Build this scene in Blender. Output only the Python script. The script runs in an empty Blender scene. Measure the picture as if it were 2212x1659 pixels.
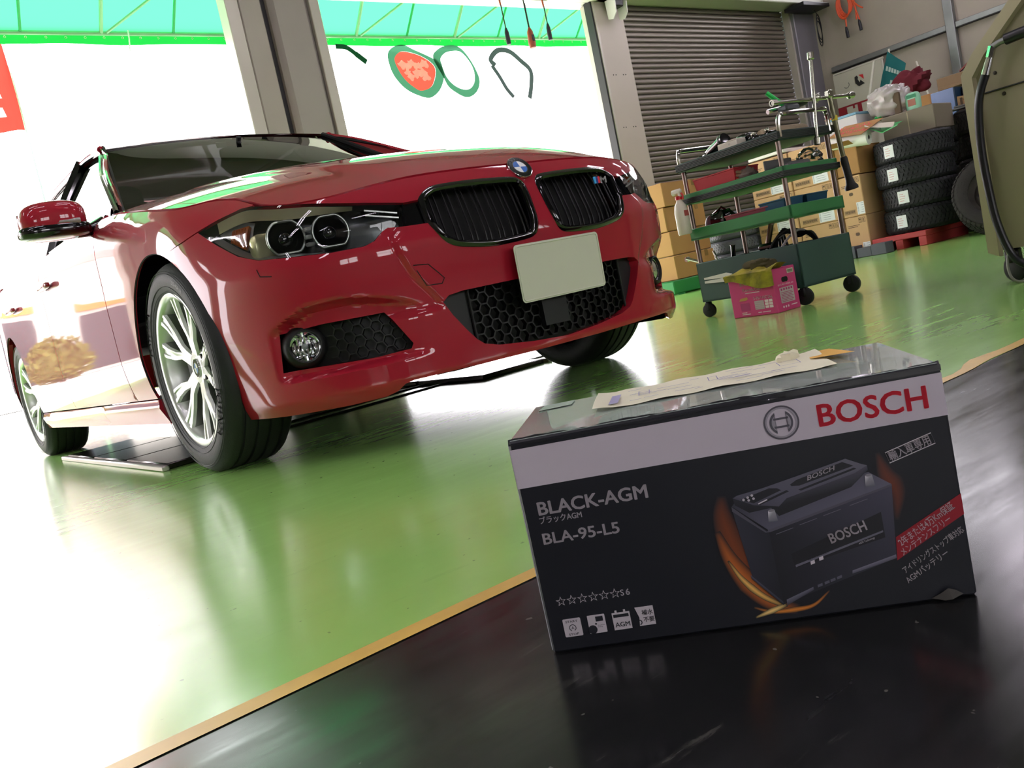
import bpy, bmesh, math, random
import numpy as np
from mathutils import Vector, Matrix
from mathutils.geometry import delaunay_2d_cdt
random.seed(7)
SC = bpy.context.scene
COL = SC.collection
PI = math.pi
# ------------------------------------------------------------------ camera
def basis(yaw, pitch, roll):
    cy, sy, cp, sp = math.cos(yaw), math.sin(yaw), math.cos(pitch), math.sin(pitch)
    f = Vector((-sy*cp, cy*cp, sp)); r = Vector((cy, sy, 0)); u = r.cross(f)
    c, s = math.cos(roll), math.sin(roll)
    return f, r*c+u*s, u*c-r*s
cam = bpy.data.objects.new('camera', bpy.data.cameras.new('camera'))
COL.objects.link(cam)
_f, _r, _u = basis(-0.644499, -0.100961, -0.211334)
cam.matrix_world = Matrix(((_r.x, _u.x, -_f.x, -1.72162), (_r.y, _u.y, -_f.y, -2.75958), (_r.z, _u.z, -_f.z, 0.350635), (0, 0, 0, 1)))
cam.data.sensor_fit = 'HORIZONTAL'; cam.data.sensor_width = 36.0
cam.data.lens = 1894.3456/2212*36.0
cam.data.clip_start = 0.02; cam.data.clip_end = 300
SC.camera = cam
# ------------------------------------------------------------------ world, sun, exposure
w = bpy.data.worlds.new('overcast_day'); SC.world = w; w.use_nodes = True
bg = w.node_tree.nodes['Background']
bg.inputs[0].default_value = (1.0, 0.965, 1.0, 1); bg.inputs[1].default_value = 8.0
sun = bpy.data.objects.new('sun', bpy.data.lights.new('sun', 'SUN')); COL.objects.link(sun)
sun.data.energy = 8.0; sun.data.angle = math.radians(3); sun.data.color = (1, .97, .92)
sun.rotation_euler = Vector((0.30, -0.42, -0.86)).to_track_quat('-Z', 'Y').to_euler()
def area_light(name, loc, size, size_y, energy, color=(1, .98, .94), rot=(0, 0, 0)):
    l = bpy.data.lights.new(name, 'AREA'); l.shape = 'RECTANGLE'; l.size = size; l.size_y = size_y
    l.energy = energy; l.color = color
    o = bpy.data.objects.new(name, l); COL.objects.link(o); o.location = loc; o.rotation_euler = rot
    return o
SC.view_settings.view_transform = 'Standard'; SC.view_settings.look = 'None'
SC.view_settings.exposure = 0.25; SC.view_settings.gamma = 1.0; SC.view_settings.use_curve_mapping = False
SC.cycles.max_bounces = 10; SC.cycles.diffuse_bounces = 4; SC.cycles.glossy_bounces = 5
SC.cycles.transmission_bounces = 8; SC.cycles.transparent_max_bounces = 12
SC.cycles.caustics_reflective = False; SC.cycles.caustics_refractive = False
SC.cycles.sample_clamp_indirect = 8.0
# ------------------------------------------------------------------ materials
def lin(h):
    h = h.lstrip('#'); c = [int(h[i:i+2], 16)/255 for i in (0, 2, 4)]
    return tuple(x/12.92 if x <= .04045 else ((x+.055)/1.055)**2.4 for x in c)
MATS = {}
def mat(name, col, rough=.5, metal=0., coat=0., spec=.5, noise=None, bump=None, trans=0., ior=1.45, emis=None, alpha=1., rnoise=None):
    """principled material with procedural colour variation (noise=(scale, amount, colour2)) and bump=(scale, strength)"""
    if name in MATS: return MATS[name]
    m = bpy.data.materials.new(name); m.use_nodes = True; nt = m.node_tree; b = nt.nodes['Principled BSDF']
    c = lin(col) if isinstance(col, str) else col
    b.inputs['Base Color'].default_value = (*c, 1); b.inputs['Roughness'].default_value = rough
    b.inputs['Metallic'].default_value = metal; b.inputs['Coat Weight'].default_value = coat
    b.inputs['Coat Roughness'].default_value = .03
    b.inputs['Specular IOR Level'].default_value = spec; b.inputs['IOR'].default_value = ior
    b.inputs['Transmission Weight'].default_value = trans; b.inputs['Alpha'].default_value = alpha
    if emis: b.inputs['Emission Color'].default_value = (*lin(emis[0]), 1); b.inputs['Emission Strength'].default_value = emis[1]
    L = nt.links.new
    if noise or bump or rnoise:
        tc = nt.nodes.new('ShaderNodeTexCoord')
    if noise:
        n = nt.nodes.new('ShaderNodeTexNoise'); n.inputs['Scale'].default_value = noise[0]; n.inputs['Detail'].default_value = 6
        mx = nt.nodes.new('ShaderNodeMix'); mx.data_type = 'RGBA'
        c2 = lin(noise[2]) if len(noise) > 2 else tuple(x*.6 for x in c)
        mr = nt.nodes.new('ShaderNodeMapRange'); mr.inputs[1].default_value = .35; mr.inputs[2].default_value = .7
        mr.inputs[3].default_value = 0; mr.inputs[4].default_value = noise[1]
        mx.inputs[6].default_value = (*c, 1); mx.inputs[7].default_value = (*c2, 1)
        L(tc.outputs['Object'], n.inputs['Vector']); L(n.outputs[0], mr.inputs[0]); L(mr.outputs[0], mx.inputs[0]); L(mx.outputs[2], b.inputs['Base Color'])
    if rnoise:
        n = nt.nodes.new('ShaderNodeTexNoise'); n.inputs['Scale'].default_value = rnoise[0]; n.inputs['Detail'].default_value = 5
        mr = nt.nodes.new('ShaderNodeMapRange'); mr.inputs[3].default_value = rnoise[1]; mr.inputs[4].default_value = rnoise[2]
        mr.inputs[1].default_value = .3; mr.inputs[2].default_value = .7
        L(tc.outputs['Object'], n.inputs['Vector']); L(n.outputs[0], mr.inputs[0]); L(mr.outputs[0], b.inputs['Roughness'])
    if bump:
        n = nt.nodes.new('ShaderNodeTexNoise'); n.inputs['Scale'].default_value = bump[0]; n.inputs['Detail'].default_value = 4
        bp = nt.nodes.new('ShaderNodeBump'); bp.inputs['Strength'].default_value = bump[1]; bp.inputs['Distance'].default_value = .01
        L(tc.outputs['Object'], n.inputs['Vector']); L(n.outputs[0], bp.inputs['Height']); L(bp.outputs[0], b.inputs['Normal'])
    MATS[name] = m
    return m
def thin_glass(name, tint=(1, 1, 1), rough=0.0, refl=1.0):
    """pane: fresnel reflection over tinted see-through"""
    if name in MATS: return MATS[name]
    m = bpy.data.materials.new(name); m.use_nodes = True; nt = m.node_tree; nt.nodes.clear()
    o = nt.nodes.new('ShaderNodeOutputMaterial'); mx = nt.nodes.new('ShaderNodeMixShader')
    t = nt.nodes.new('ShaderNodeBsdfTransparent'); t.inputs[0].default_value = (*tint, 1)
    g = nt.nodes.new('ShaderNodeBsdfGlossy'); g.inputs['Roughness'].default_value = rough
    fr = nt.nodes.new('ShaderNodeFresnel'); fr.inputs[0].default_value = 1.5
    mu = nt.nodes.new('ShaderNodeMath'); mu.operation = 'MULTIPLY'; mu.inputs[1].default_value = refl
    L = nt.links.new
    L(fr.outputs[0], mu.inputs[0]); L(mu.outputs[0], mx.inputs[0]); L(t.outputs[0], mx.inputs[1]); L(g.outputs[0], mx.inputs[2]); L(mx.outputs[0], o.inputs[0])
    MATS[name] = m
    return m
def cloth_light(name, col, tcol, mixv=.6):
    """fabric that lets daylight through: diffuse + translucent"""
    if name in MATS: return MATS[name]
    m = bpy.data.materials.new(name); m.use_nodes = True; nt = m.node_tree; nt.nodes.clear()
    o = nt.nodes.new('ShaderNodeOutputMaterial'); mx = nt.nodes.new('ShaderNodeMixShader'); mx.inputs[0].default_value = mixv
    d = nt.nodes.new('ShaderNodeBsdfDiffuse'); d.inputs[0].default_value = (*lin(col), 1)
    t = nt.nodes.new('ShaderNodeBsdfTranslucent'); t.inputs[0].default_value = (*lin(tcol), 1)
    L = nt.links.new
    L(d.outputs[0], mx.inputs[1]); L(t.outputs[0], mx.inputs[2]); L(mx.outputs[0], o.inputs[0])
    MATS[name] = m
    return m
def attr_mat(name, rough=.5):
    """flat print: colours come from the mesh's 'ink' colour attribute"""
    if name in MATS: return MATS[name]
    m = bpy.data.materials.new(name); m.use_nodes = True; nt = m.node_tree; b = nt.nodes['Principled BSDF']
    a = nt.nodes.new('ShaderNodeVertexColor'); a.layer_name = 'ink'
    nt.links.new(a.outputs[0], b.inputs['Base Color']); b.inputs['Roughness'].default_value = rough
    MATS[name] = m
    return m
# ------------------------------------------------------------------ objects and meshes
def link(name, me, m=None, parent=None):
    o = bpy.data.objects.new(name, me); COL.objects.link(o)
    if m is not None and me is not None: me.materials.append(m)
    if parent is not None: o.parent = parent
    return o
def tag(o, label=None, cat=None, group=None, kind=None):
    if label: o['label'] = label
    if cat: o['category'] = cat
    if group: o['group'] = group
    if kind: o['kind'] = kind
    return o
def thing(name, label, cat, loc=(0, 0, 0), rz=0., group=None):
    o = bpy.data.objects.new(name, None); COL.objects.link(o); o.location = loc; o.rotation_euler = (0, 0, rz)
    o.empty_display_size = .1
    return tag(o, label, cat, group)
def empty(name, parent, loc=(0, 0, 0)):
    o = bpy.data.objects.new(name, None); COL.objects.link(o); o.parent = parent; o.location = loc; o.empty_display_size = .05
    return o
def copy_tree(o, parent=None):
    c = o.copy(); COL.objects.link(c)
    if parent is not None: c.parent = parent
    for ch in list(o.children): copy_tree(ch, c)
    return c
def V(*a): return Vector(a)
class M:
    def __init__(s): s.v = []; s.f = []; s.mi = []; s.cur = 0
    def add(s, vs, fs, T=None):
        n = len(s.v)
        s.v += [tuple(T @ Vector(p)) if T is not None else tuple(p) for p in vs]
        for f in fs: s.f.append(tuple(n+i for i in f)); s.mi.append(s.cur)
        return s
    def box(s, c, d, b=0., T=None, rz=0.):
        """box centred at c with size d, chamfer b"""
        X, Y, Z = d[0]/2, d[1]/2, d[2]/2
        R = Matrix.Translation(c) @ Matrix.Rotation(rz, 4, 'Z')
        if T is not None: R = T @ R
        if b <= 0:
            vs = [(x, y, z) for x in (-X, X) for y in (-Y, Y) for z in (-Z, Z)]
            return s.add(vs, [(0, 1, 3, 2), (4, 6, 7, 5), (0, 4, 5, 1), (2, 3, 7, 6), (0, 2, 6, 4), (1, 5, 7, 3)], R)
        b = min(b, X*.99, Y*.99, Z*.99)
        vs = []; idx = {}
        for i, sx in enumerate((-1, 1)):
            for j, sy in enumerate((-1, 1)):
                for k, sz in enumerate((-1, 1)):
                    for a in range(3):
                        p = [sx*(X-b), sy*(Y-b), sz*(Z-b)]; p[a] += (sx, sy, sz)[a]*b
                        idx[(i, j, k, a)] = len(vs); vs.append(p)
        fs = []
        for a in range(3):
            for e in (0, 1):
                ks = []
                for (m, n) in ((0, 0), (0, 1), (1, 1), (1, 0)):
                    t = [0, 0, 0]; t[a] = e; t[(a+1) % 3] = m; t[(a+2) % 3] = n; ks.append(idx[(*t, a)])
                fs.append(ks if e == 0 else ks[::-1])
        for a in range(3):
            b1, b2 = (a+1) % 3, (a+2) % 3
            for m in (0, 1):
                for n in (0, 1):
                    t0 = [0, 0, 0]; t0[a] = 0; t0[b1] = m; t0[b2] = n; t1 = list(t0); t1[a] = 1
                    q = [idx[(*t0, b1)], idx[(*t1, b1)], idx[(*t1, b2)], idx[(*t0, b2)]]
                    fs.append(q if (m ^ n) else q[::-1])
        for i in (0, 1):
            for j in (0, 1):
                for k in (0, 1):
                    q = [idx[(i, j, k, a)] for a in range(3)]
                    fs.append(q if (i+j+k) % 2 else q[::-1])
        return s.add(vs, fs, R)
    def cyl(s, p0, p1, r0, r1=None, seg=16, caps=True):
        p0, p1 = Vector(p0), Vector(p1); r1 = r0 if r1 is None else r1
        return s.lathe([(0, 0), (r0, 0), (r1, (p1-p0).length), (0, (p1-p0).length)] if caps else [(r0, 0), (r1, (p1-p0).length)], p0, p1-p0, seg)
    def lathe(s, prof, org=(0, 0, 0), axis=(0, 0, 1), seg=24, a0=0., a1=2*PI):
        """profile of (radius, height) turned about an axis"""
        ax = Vector(axis).normalized(); T = Matrix.Translation(org) @ ax.to_track_quat('Z', 'Y').to_matrix().to_4x4()
        full = abs(a1-a0-2*PI) < 1e-6; n = seg if full else seg+1
        vs = []; ring = []
        for (r, h) in prof:
            if r < 1e-7: ring.append([len(vs)]*n); vs.append((0, 0, h))
            else:
                ring.append(list(range(len(vs), len(vs)+n)))
                vs += [(r*math.cos(a0+(a1-a0)*i/seg), r*math.sin(a0+(a1-a0)*i/seg), h) for i in range(n)]
        fs = []
        for A, B_ in zip(ring[:-1], ring[1:]):
            for i in range(seg):
                j = (i+1) % n; q = []
                for k in (A[i], A[j], B_[j], B_[i]):
                    if k not in q: q.append(k)
                if len(q) > 2: fs.append(q)
        return s.add(vs, fs, T)
    def tube(s, pts, r, seg=8, closed=False, caps=True, up=None):
        pts = [Vector(p) for p in pts]; n = len(pts); rs = r if hasattr(r, '__len__') else [r]*n
        vs = []; nrm = None
        for i, p in enumerate(pts):
            a = pts[(i-1) % n] if (closed or i) else p; b = pts[(i+1) % n] if (closed or i < n-1) else p
            t = (b-a).normalized()
            if nrm is None:
                ref = Vector(up) if up else (Vector((0, 0, 1)) if abs(t.z) < .9 else Vector((1, 0, 0)))
                nrm = (ref-t*ref.dot(t)).normalized()
            else: nrm = (nrm-t*nrm.dot(t)).normalized()
            bn = t.cross(nrm)
            vs += [tuple(p+(nrm*math.cos(2*PI*k/seg)+bn*math.sin(2*PI*k/seg))*rs[i]) for k in range(seg)]
        fs = []
        for i in range(n if closed else n-1):
            j = (i+1) % n
            for k in range(seg): fs.append((i*seg+k, i*seg+(k+1) % seg, j*seg+(k+1) % seg, j*seg+k))
        if caps and not closed: fs += [tuple(range(seg))[::-1], tuple((n-1)*seg+k for k in range(seg))]
        return s.add(vs, fs)
    def prism(s, poly, d, T=None):
        """2D polygon in XY from z=0 to z=d (n-gon caps)"""
        n = len(poly); vs = [(x, y, 0) for x, y in poly]+[(x, y, d) for x, y in poly]
        return s.add(vs, [tuple(range(n))[::-1], tuple(range(n, 2*n))]+[(i, (i+1) % n, n+(i+1) % n, n+i) for i in range(n)], T)
    def grid(s, rows, closed=False):
        """rows of 3D points -> quads"""
        nr, nc = len(rows), len(rows[0]); vs = [p for r_ in rows for p in r_]
        return s.add(vs, [(i*nc+j, i*nc+(j+1) % nc, (i+1)*nc+(j+1) % nc, (i+1)*nc+j) for i in range(nr-1) for j in range(nc if closed else nc-1)])
    def blob(s, c, rad, e1=1., e2=1., nu=20, nv=12, T=None, fn=None):
        """superellipsoid"""
        def p_(v, e): return math.copysign(abs(v)**e, v)
        vs = []
        for i in range(nv+1):
            ph = -PI/2+PI*i/nv
            for j in range(nu):
                th = 2*PI*j/nu
                q = Vector((p_(math.cos(ph), e1)*p_(math.cos(th), e2), p_(math.cos(ph), e1)*p_(math.sin(th), e2), p_(math.sin(ph), e1)))
                k = fn(q) if fn else 1.
                vs.append((c[0]+q.x*rad[0]*k, c[1]+q.y*rad[1]*k, c[2]+q.z*rad[2]*k))
        fs = [(i*nu+j, i*nu+(j+1) % nu, (i+1)*nu+(j+1) % nu, (i+1)*nu+j) for i in range(nv) for j in range(nu)]
        return s.add(vs, fs, T)
    def mesh(s, name, smooth=40):
        me = bpy.data.meshes.new(name); me.from_pydata(s.v, [], s.f)
        if smooth:
            me.polygons.foreach_set('use_smooth', [True]*len(me.polygons)); me.set_sharp_from_angle(angle=math.radians(smooth))
        me.update(); return me
    def build(s, name, m, parent=None, smooth=40):
        return link(name, s.mesh(name, smooth), m, parent)
    def fix(s):
        """consistent outward normals"""
        return s
def shift(o, loc=None, rot=None):
    if loc is not None: o.location = loc
    if rot is not None: o.rotation_euler = rot
    return o
def catmull(P, n=8, closed=False, dim=None):
    P = [Vector(p) for p in P]; o = []; N = len(P)
    for i in range(N if closed else N-1):
        a = P[(i-1) % N] if (closed or i) else P[0]*2-P[1]; b = P[i]; c = P[(i+1) % N]
        d = P[(i+2) % N] if (closed or i+2 < N) else P[-1]*2-P[-2]
        for k in range(n):
            t = k/n; o.append(((2*b)+(c-a)*t+(2*a-5*b+4*c-d)*t*t+(-a+3*b-3*c+d)*t**3)*.5)
    if not closed: o.append(P[-1])
    return o
# ------------------------------------------------------------------ lettering
_TX = {}
def glyphs(s, bold=0., shear=0., space=1.):
    """flat mesh of a string: verts (x from 0, y baseline 0, cap height about .73) and faces"""
    k = (s, bold, shear, space)
    if k in _TX: return _TX[k]
    cu = bpy.data.curves.new('t', 'FONT'); cu.body = s; cu.size = 1.; cu.shear = shear; cu.resolution_u = 3; cu.space_character = space
    o = bpy.data.objects.new('t', cu); COL.objects.link(o)
    dg = bpy.context.evaluated_depsgraph_get(); ev = o.evaluated_get(dg); me = ev.to_mesh()
    vs = [(v.co.x, v.co.y) for v in me.vertices]; fs = [tuple(p.vertices) for p in me.polygons]
    ev.to_mesh_clear(); bpy.data.objects.remove(o); bpy.data.curves.remove(cu)
    if vs and bold:        # heavier strokes: overlapping copies shifted by the weight
        n = len(vs); V0, F0 = vs, fs; vs, fs = [], []
        for k in range(8):
            dx, dy = bold*math.cos(PI/4*k), bold*math.sin(PI/4*k)*.8; fs += [tuple(i+len(vs) for i in f) for f in F0]; vs += [(a+dx, b+dy) for a, b in V0]
    if vs:
        x0 = min(v[0] for v in vs); vs = [(a-x0, b) for a, b in vs]
    _TX[k] = (vs, fs); return vs, fs
def lettering(name, s, org, ex, ey, h, m, parent=None, w=None, bold=0., shear=0., lift=.0004, rot=0., cap=.73, center=False, space=1., into=None):
    """string drawn on the plane org + x*ex + y*ey, capital height h, optional exact width w"""
    ex, ey, org = Vector(ex).normalized(), Vector(ey).normalized(), Vector(org); n = ex.cross(ey)
    vs, fs = glyphs(s, bold, shear, space)
    if not vs: return None
    sy = h/cap; W_ = max(v[0] for v in vs); sx = w/W_ if w else sy
    cx = W_*sx/2 if center else 0; c, s_ = math.cos(rot), math.sin(rot)
    mb = into if into is not None else M()
    mb.add([org+n*lift+ex*((x*sx-cx)*c-y*sy*s_)+ey*((x*sx-cx)*s_+y*sy*c) for x, y in vs], fs)
    if into is not None: return None
    return mb.build(name, m, parent, 0)
def plate2(pts, org, ex, ey, lift=.0003, into=None):
    """flat polygon on a plane, as print"""
    ex, ey, org = Vector(ex).normalized(), Vector(ey).normalized(), Vector(org); n = ex.cross(ey)
    mb = into if into is not None else M()
    return mb.add([org+n*lift+ex*x+ey*y for x, y in pts], [tuple(range(len(pts)))])
def rrect(x0, y0, x1, y1, r, n=5):
    o = []
    for cx, cy, a in ((x1-r, y0+r, -PI/2), (x1-r, y1-r, 0), (x0+r, y1-r, PI/2), (x0+r, y0+r, PI)):
        o += [(cx+r*math.cos(a+PI/2*i/n), cy+r*math.sin(a+PI/2*i/n)) for i in range(n+1)]
    return o
def circ(cx, cy, r, n=32, a0=0., a1=2*PI):
    full = abs(a1-a0-2*PI) < 1e-6
    return [(cx+r*math.cos(a0+(a1-a0)*i/n), cy+r*math.sin(a0+(a1-a0)*i/n)) for i in range(n if full else n+1)]
def ring2(cx, cy, r0, r1, org, ex, ey, lift, into, n=40, a0=0., a1=2*PI):
    ex, ey, org = Vector(ex).normalized(), Vector(ey).normalized(), Vector(org); nn = ex.cross(ey)
    A = circ(cx, cy, r0, n, a0, a1); B_ = circ(cx, cy, r1, n, a0, a1); k = len(A); full = k == n
    into.add([org+nn*lift+ex*x+ey*y for x, y in A+B_], [(i, (i+1) % k, k+(i+1) % k, k+i) for i in range(k if full else k-1)])

# ================================================================== ROOM SHELL
YF = 4.30          # inner face of the shop front
XW = 9.95          # right wall
def struct(name, mb, m, parent=None, smooth=0, label=None):
    o = mb.build(name, m, parent, smooth)
    if parent is None: o['kind'] = 'structure'
    if label: o['label'] = label
    return o
def floor_material(name, c1, c2, c3, rough0, rough1, scr, coat=0.):
    m = bpy.data.materials.new(name); m.use_nodes = True; nt = m.node_tree; b = nt.nodes['Principled BSDF']; L = nt.links.new
    tc = nt.nodes.new('ShaderNodeTexCoord')
    def noise(scale, detail=6, rgh=.55, vec=None):
        n = nt.nodes.new('ShaderNodeTexNoise'); n.inputs['Scale'].default_value = scale; n.inputs['Detail'].default_value = detail; n.inputs['Roughness'].default_value = rgh
        L(vec if vec else tc.outputs['Object'], n.inputs['Vector']); return n.outputs[0]
    def ramp(src, a, b_, lo=0., hi=1.):
        r = nt.nodes.new('ShaderNodeMapRange'); r.inputs[1].default_value = a; r.inputs[2].default_value = b_; r.inputs[3].default_value = lo; r.inputs[4].default_value = hi; L(src, r.inputs[0]); return r.outputs[0]
    def mix(f, a, b_):
        x = nt.nodes.new('ShaderNodeMix'); x.data_type = 'RGBA'; L(f, x.inputs[0])
        for i, c in ((6, a), (7, b_)):
            if isinstance(c, tuple): x.inputs[i].default_value = (*c, 1)
            else: L(c, x.inputs[i])
        return x.outputs[2]
    mp = nt.nodes.new('ShaderNodeMapping'); mp.inputs['Scale'].default_value = (1.2, 7., 1.); mp.inputs['Rotation'].default_value = (0, 0, .35); L(tc.outputs['Object'], mp.inputs[0])
    col = mix(ramp(noise(1.7), .35, .68), lin(c1), lin(c2))
    sc = ramp(noise(5., 9, .7, mp.outputs[0]), .60, .78, 0, scr); col = mix(sc, col, lin(c3))
    sp = ramp(noise(60., 2, .5), .735, .76, 0, .7); col = mix(sp, col, lin(c3))
    L(col, b.inputs['Base Color'])
    L(ramp(noise(3.1, 8, .65, mp.outputs[0]), .3, .75, rough0, rough1), b.inputs['Roughness'])
    b.inputs['Coat Weight'].default_value = coat; b.inputs['Coat Roughness'].default_value = .14
    bp = nt.nodes.new('ShaderNodeBump'); bp.inputs['Strength'].default_value = .008; bp.inputs['Distance'].default_value = .01; L(noise(4.5, 4), bp.inputs['Height']); L(bp.outputs[0], b.inputs['Normal'])
    return m
GREEN_FL = floor_material('green_epoxy', '#9ed272', '#92c766', '#6f8c58', .15, .26, .25, .35)
BLACK_FL = floor_material('black_paint_floor', '#1c1c1d', '#131415', '#6a6862', .12, .30, .7)
CONC = mat('forecourt_concrete', '#c9c8c4', .85, noise=(1.5, .5, '#b2b1ac'))
X0, X1, Y0, Y1 = -9.0, 10.4, -8.0, 4.55
YL = -1.893
fl = struct('floor', M().add([(X0, YL, 0), (X1, YL, 0), (X1, Y1, 0), (X0, Y1, 0)], [(0, 1, 2, 3)]), GREEN_FL, label='glossy green painted workshop floor')
struct('black_floor_area', M().add([(X0, Y0, 0), (X1, Y0, 0), (X1, YL, 0), (X0, YL, 0)], [(0, 1, 2, 3)]), BLACK_FL, fl)
def wob(x): return .006*math.sin(x*2.1)+(.020*math.exp(-((x-.20)/.07)**2)-.012*math.exp(-((x-.06)/.06)**2))
xs = [-9+.05*i for i in range(389)]
struct('yellow_line', M().grid([[(x, YL-.004+.3*wob(x)*(1 if x > -.4 else .15), .0012) for x in xs], [(x, YL+.026+(wob(x) if x > -.4 else .15*wob(x)), .0012) for x in xs]]), mat('yellow_floor_line', '#d9b35a', .35, noise=(14, .5, '#b99446')), fl)
fore = struct('forecourt', M().add([(-40, Y1, -.02), (50, Y1, -.02), (50, 60, -.02), (-40, 60, -.02)], [(0, 1, 2, 3)]), CONC, label='bright concrete forecourt')
BEIGE = mat('beige_wall_panel', '#a89f92', .6, noise=(2.2, .35, '#8f877b'))
TAUPE = mat('taupe_column_paint', '#a39b90', .42, noise=(3, .25, '#948c82'))
LTAUPE = mat('light_guide_rail', '#b7b1a6', .38, .2)
DKGR = mat('dark_groove', '#1d1b1b', .6)
PALE = mat('pale_header_paint', '#c7c9b8', .5, noise=(2, .2, '#b4b6a4'))
CEIL = mat('ceiling_board', '#5a5853', .8, noise=(1.1, .3, '#4c4a46'))
STEEL = mat('galvanised_steel', '#8b8d8d', .4, .7, noise=(6, .4, '#6c6e6e'))
# ceiling, left wall, back wall with windows, right wall
struct('ceiling', M().box((.7, -1.7, 4.25), (19.6, 12.8, .1)), CEIL)
struct('wall_left', M().box((-9.05, -1.7, 2.1), (.1, 12.8, 4.2)), BEIGE)
bw = M(); wins = [(-6.0, -4.0), (-2.4, -.4), (1.4, 3.4), (5.2, 7.2)]; zb, zt = 1.1, 2.9
bw.box((.7, -8.05, zb/2), (19.6, .1, zb)); bw.box((.7, -8.05, (zt+4.2)/2), (19.6, .1, 4.2-zt)); px_ = -9.1
for a, b in wins+[(10.5, 10.5)]:
    bw.box(((px_+a)/2, -8.05, (zb+zt)/2), (a-px_, .1, zt-zb)); px_ = b
struct('wall_back', bw, BEIGE)
for i, (a, b) in enumerate(wins):
    wf = M()
    for x in (a+.03, (a+b)/2, b-.03): wf.box((x, -8.05, (zb+zt)/2), (.06, .08, zt-zb))
    for z in (zb+.03, 2.0, zt-.03): wf.box(((a+b)/2, -8.05, z), (b-a, .08, .06))
    wo = struct('window_%d' % (i+1), wf, mat('window_frame_white', '#d9d9d6', .4))
    M().add([(a, -8.05, zb), (b, -8.05, zb), (b, -8.05, zt), (a, -8.05, zt)], [(0, 1, 2, 3)]).build('pane', thin_glass('window_glass', (.95, .97, .96)), wo, 0)
wr = M(); wr.box((XW+.05, -1.7, 1.69), (.1, 12.8, 3.38)); wr.box((XW+.05, -1.7, 4.16), (.1, 12.8, .08)); wr.box((XW+.05, -3.75, 3.75), (.1, 8.7, .74)); wr.box((XW+.05, 4.4, 3.75), (.1, .6, .74))
rw = struct('wall_right', wr, BEIGE, label='beige panelled side wall')
wf = M()
for y in (.63, 1.75, 2.9, 4.07): wf.box((XW+.05, y, 3.75), (.08, .06, .74))
wo = struct('window_5', wf, mat('window_frame_white', '#d9d9d6', .4), label='high strip window in the side wall')
M().add([(XW+.05, .6, 3.38), (XW+.05, 4.1, 3.38), (XW+.05, 4.1, 4.12), (XW+.05, .6, 4.12)], [(0, 1, 2, 3)]).build('pane', thin_glass('frosted_strip_glass', (.85, .84, .88), .3), wo, 0)
for y in (2.36, .2, -2.0):
    M().box((XW-.04, y, 2.1), (.08, .11, 4.2), .006).build('wall_stud', STEEL, rw)
for k, (a, b) in enumerate(((4.0, 2.42), (2.30, .26), (.14, -1.9))):
    M().box((XW-.03, (a+b)/2, 2.42), (.06, a-b, .07), .004).build('wall_rail', STEEL, rw)
    M().box((XW-.035, (a+b)/2, 2.385), (.07, a-b, .012)).build('rail_lip', DKGR, rw)
# shop front: header, pillars, post, corner column
struct('wall_front', M().box((.7, YF+.12, 3.79), (19.6, .2, .92)), PALE, label='pale header wall above the bay openings')
def pillar(name, x0):
    p = M(); p.box((x0+.06, YF+.06, 1.66), (.115, .16, 3.34), .006); p.box((x0+.825, YF+.06, 1.66), (.095, .16, 3.34), .006)
    o = struct(name, p, LTAUPE)
    M().box((x0+.45, YF+.15, 1.66), (.66, .16, 3.34)).build('pillar_core', DKGR, o)
    M().box((x0+.245, YF+.11, 1.66), (.205, .16, 3.34), .012).build('pillar_panel', TAUPE, o)
    M().box((x0+.585, YF+.08, 1.66), (.375, .20, 3.34), .045).build('pillar_panel', mat('brown_grey_column', '#968e87', .38, noise=(3, .25, '#88807a')), o)
    return o
pillar('wall_pillar_1', 1.49); pillar('wall_pillar_2', -2.92); pillar('wall_pillar_3', -7.4)
po = struct('wall_post', M().box((5.97, YF+.05, 1.66), (.47, .2, 3.32), .01), mat('cream_post', '#b6aca0', .45, noise=(3, .2, '#a69c90')), label='cream steel post beside the closed shutter')
M().box((5.745, YF-.02, 1.66), (.03, .08, 3.32)).build('post_guide', LTAUPE, po); M().box((5.715, YF+.0, 1.66), (.02, .1, 3.32)).build('post_groove', DKGR, po)
for z in (2.52, 1.93):
    for x in (5.86, 5.90, 6.02, 6.06):
        M().cyl((x, YF-.055, z-.015), (x, YF-.049, z-.015), .006, seg=8).build('rivet', DKGR, po)
cc = struct('wall_corner_column', M().box((9.72, YF+.02, 1.7), (.5, .3, 3.4), .01), mat('grey_column', '#77757b', .35, .1, noise=(2, .3, '#625f64')))
M().box((10.1, YF-.06, 2.0), (.30, .30, 4.0), .01).build('dark_column_face', mat('charcoal_column', '#3a3a3e', .4), cc)
M().box((9.46, YF-.03, 1.66), (.045, .1, 3.32), .004).build('shutter_guide', LTAUPE, cc)
# roller shutter, every slat its own piece
sh = thing('roller_shutter', 'closed grey-brown roller shutter of horizontal slats beside the cream post', 'shutter', (7.83, YF+.05, 0))
SL = mat('shutter_slat', '#7d756a', .33, .35, noise=(2.5, .25, '#6c655b'))
pz = .0605; prof = [(0., 0.), (.010, .003), (.018, .012), (.021, .028), (.018, .044), (.010, .054), (0., .058)]
smesh = M().grid([[(-1.62, -y, z) for y, z in prof], [(1.62, -y, z) for y, z in prof]]).mesh('slat', 30); smesh.materials.append(SL)
for k in range(54):
    o = link('slat', smesh, None, sh); o.location = (0, 0, .06+k*pz)
M().box((0, .01, 1.7), (3.24, .01, 3.4)).build('shutter_back', DKGR, sh)
M().box((0, 0, .03), (3.24, .05, .06), .01).build('bottom_rail', STEEL, sh)
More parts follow.
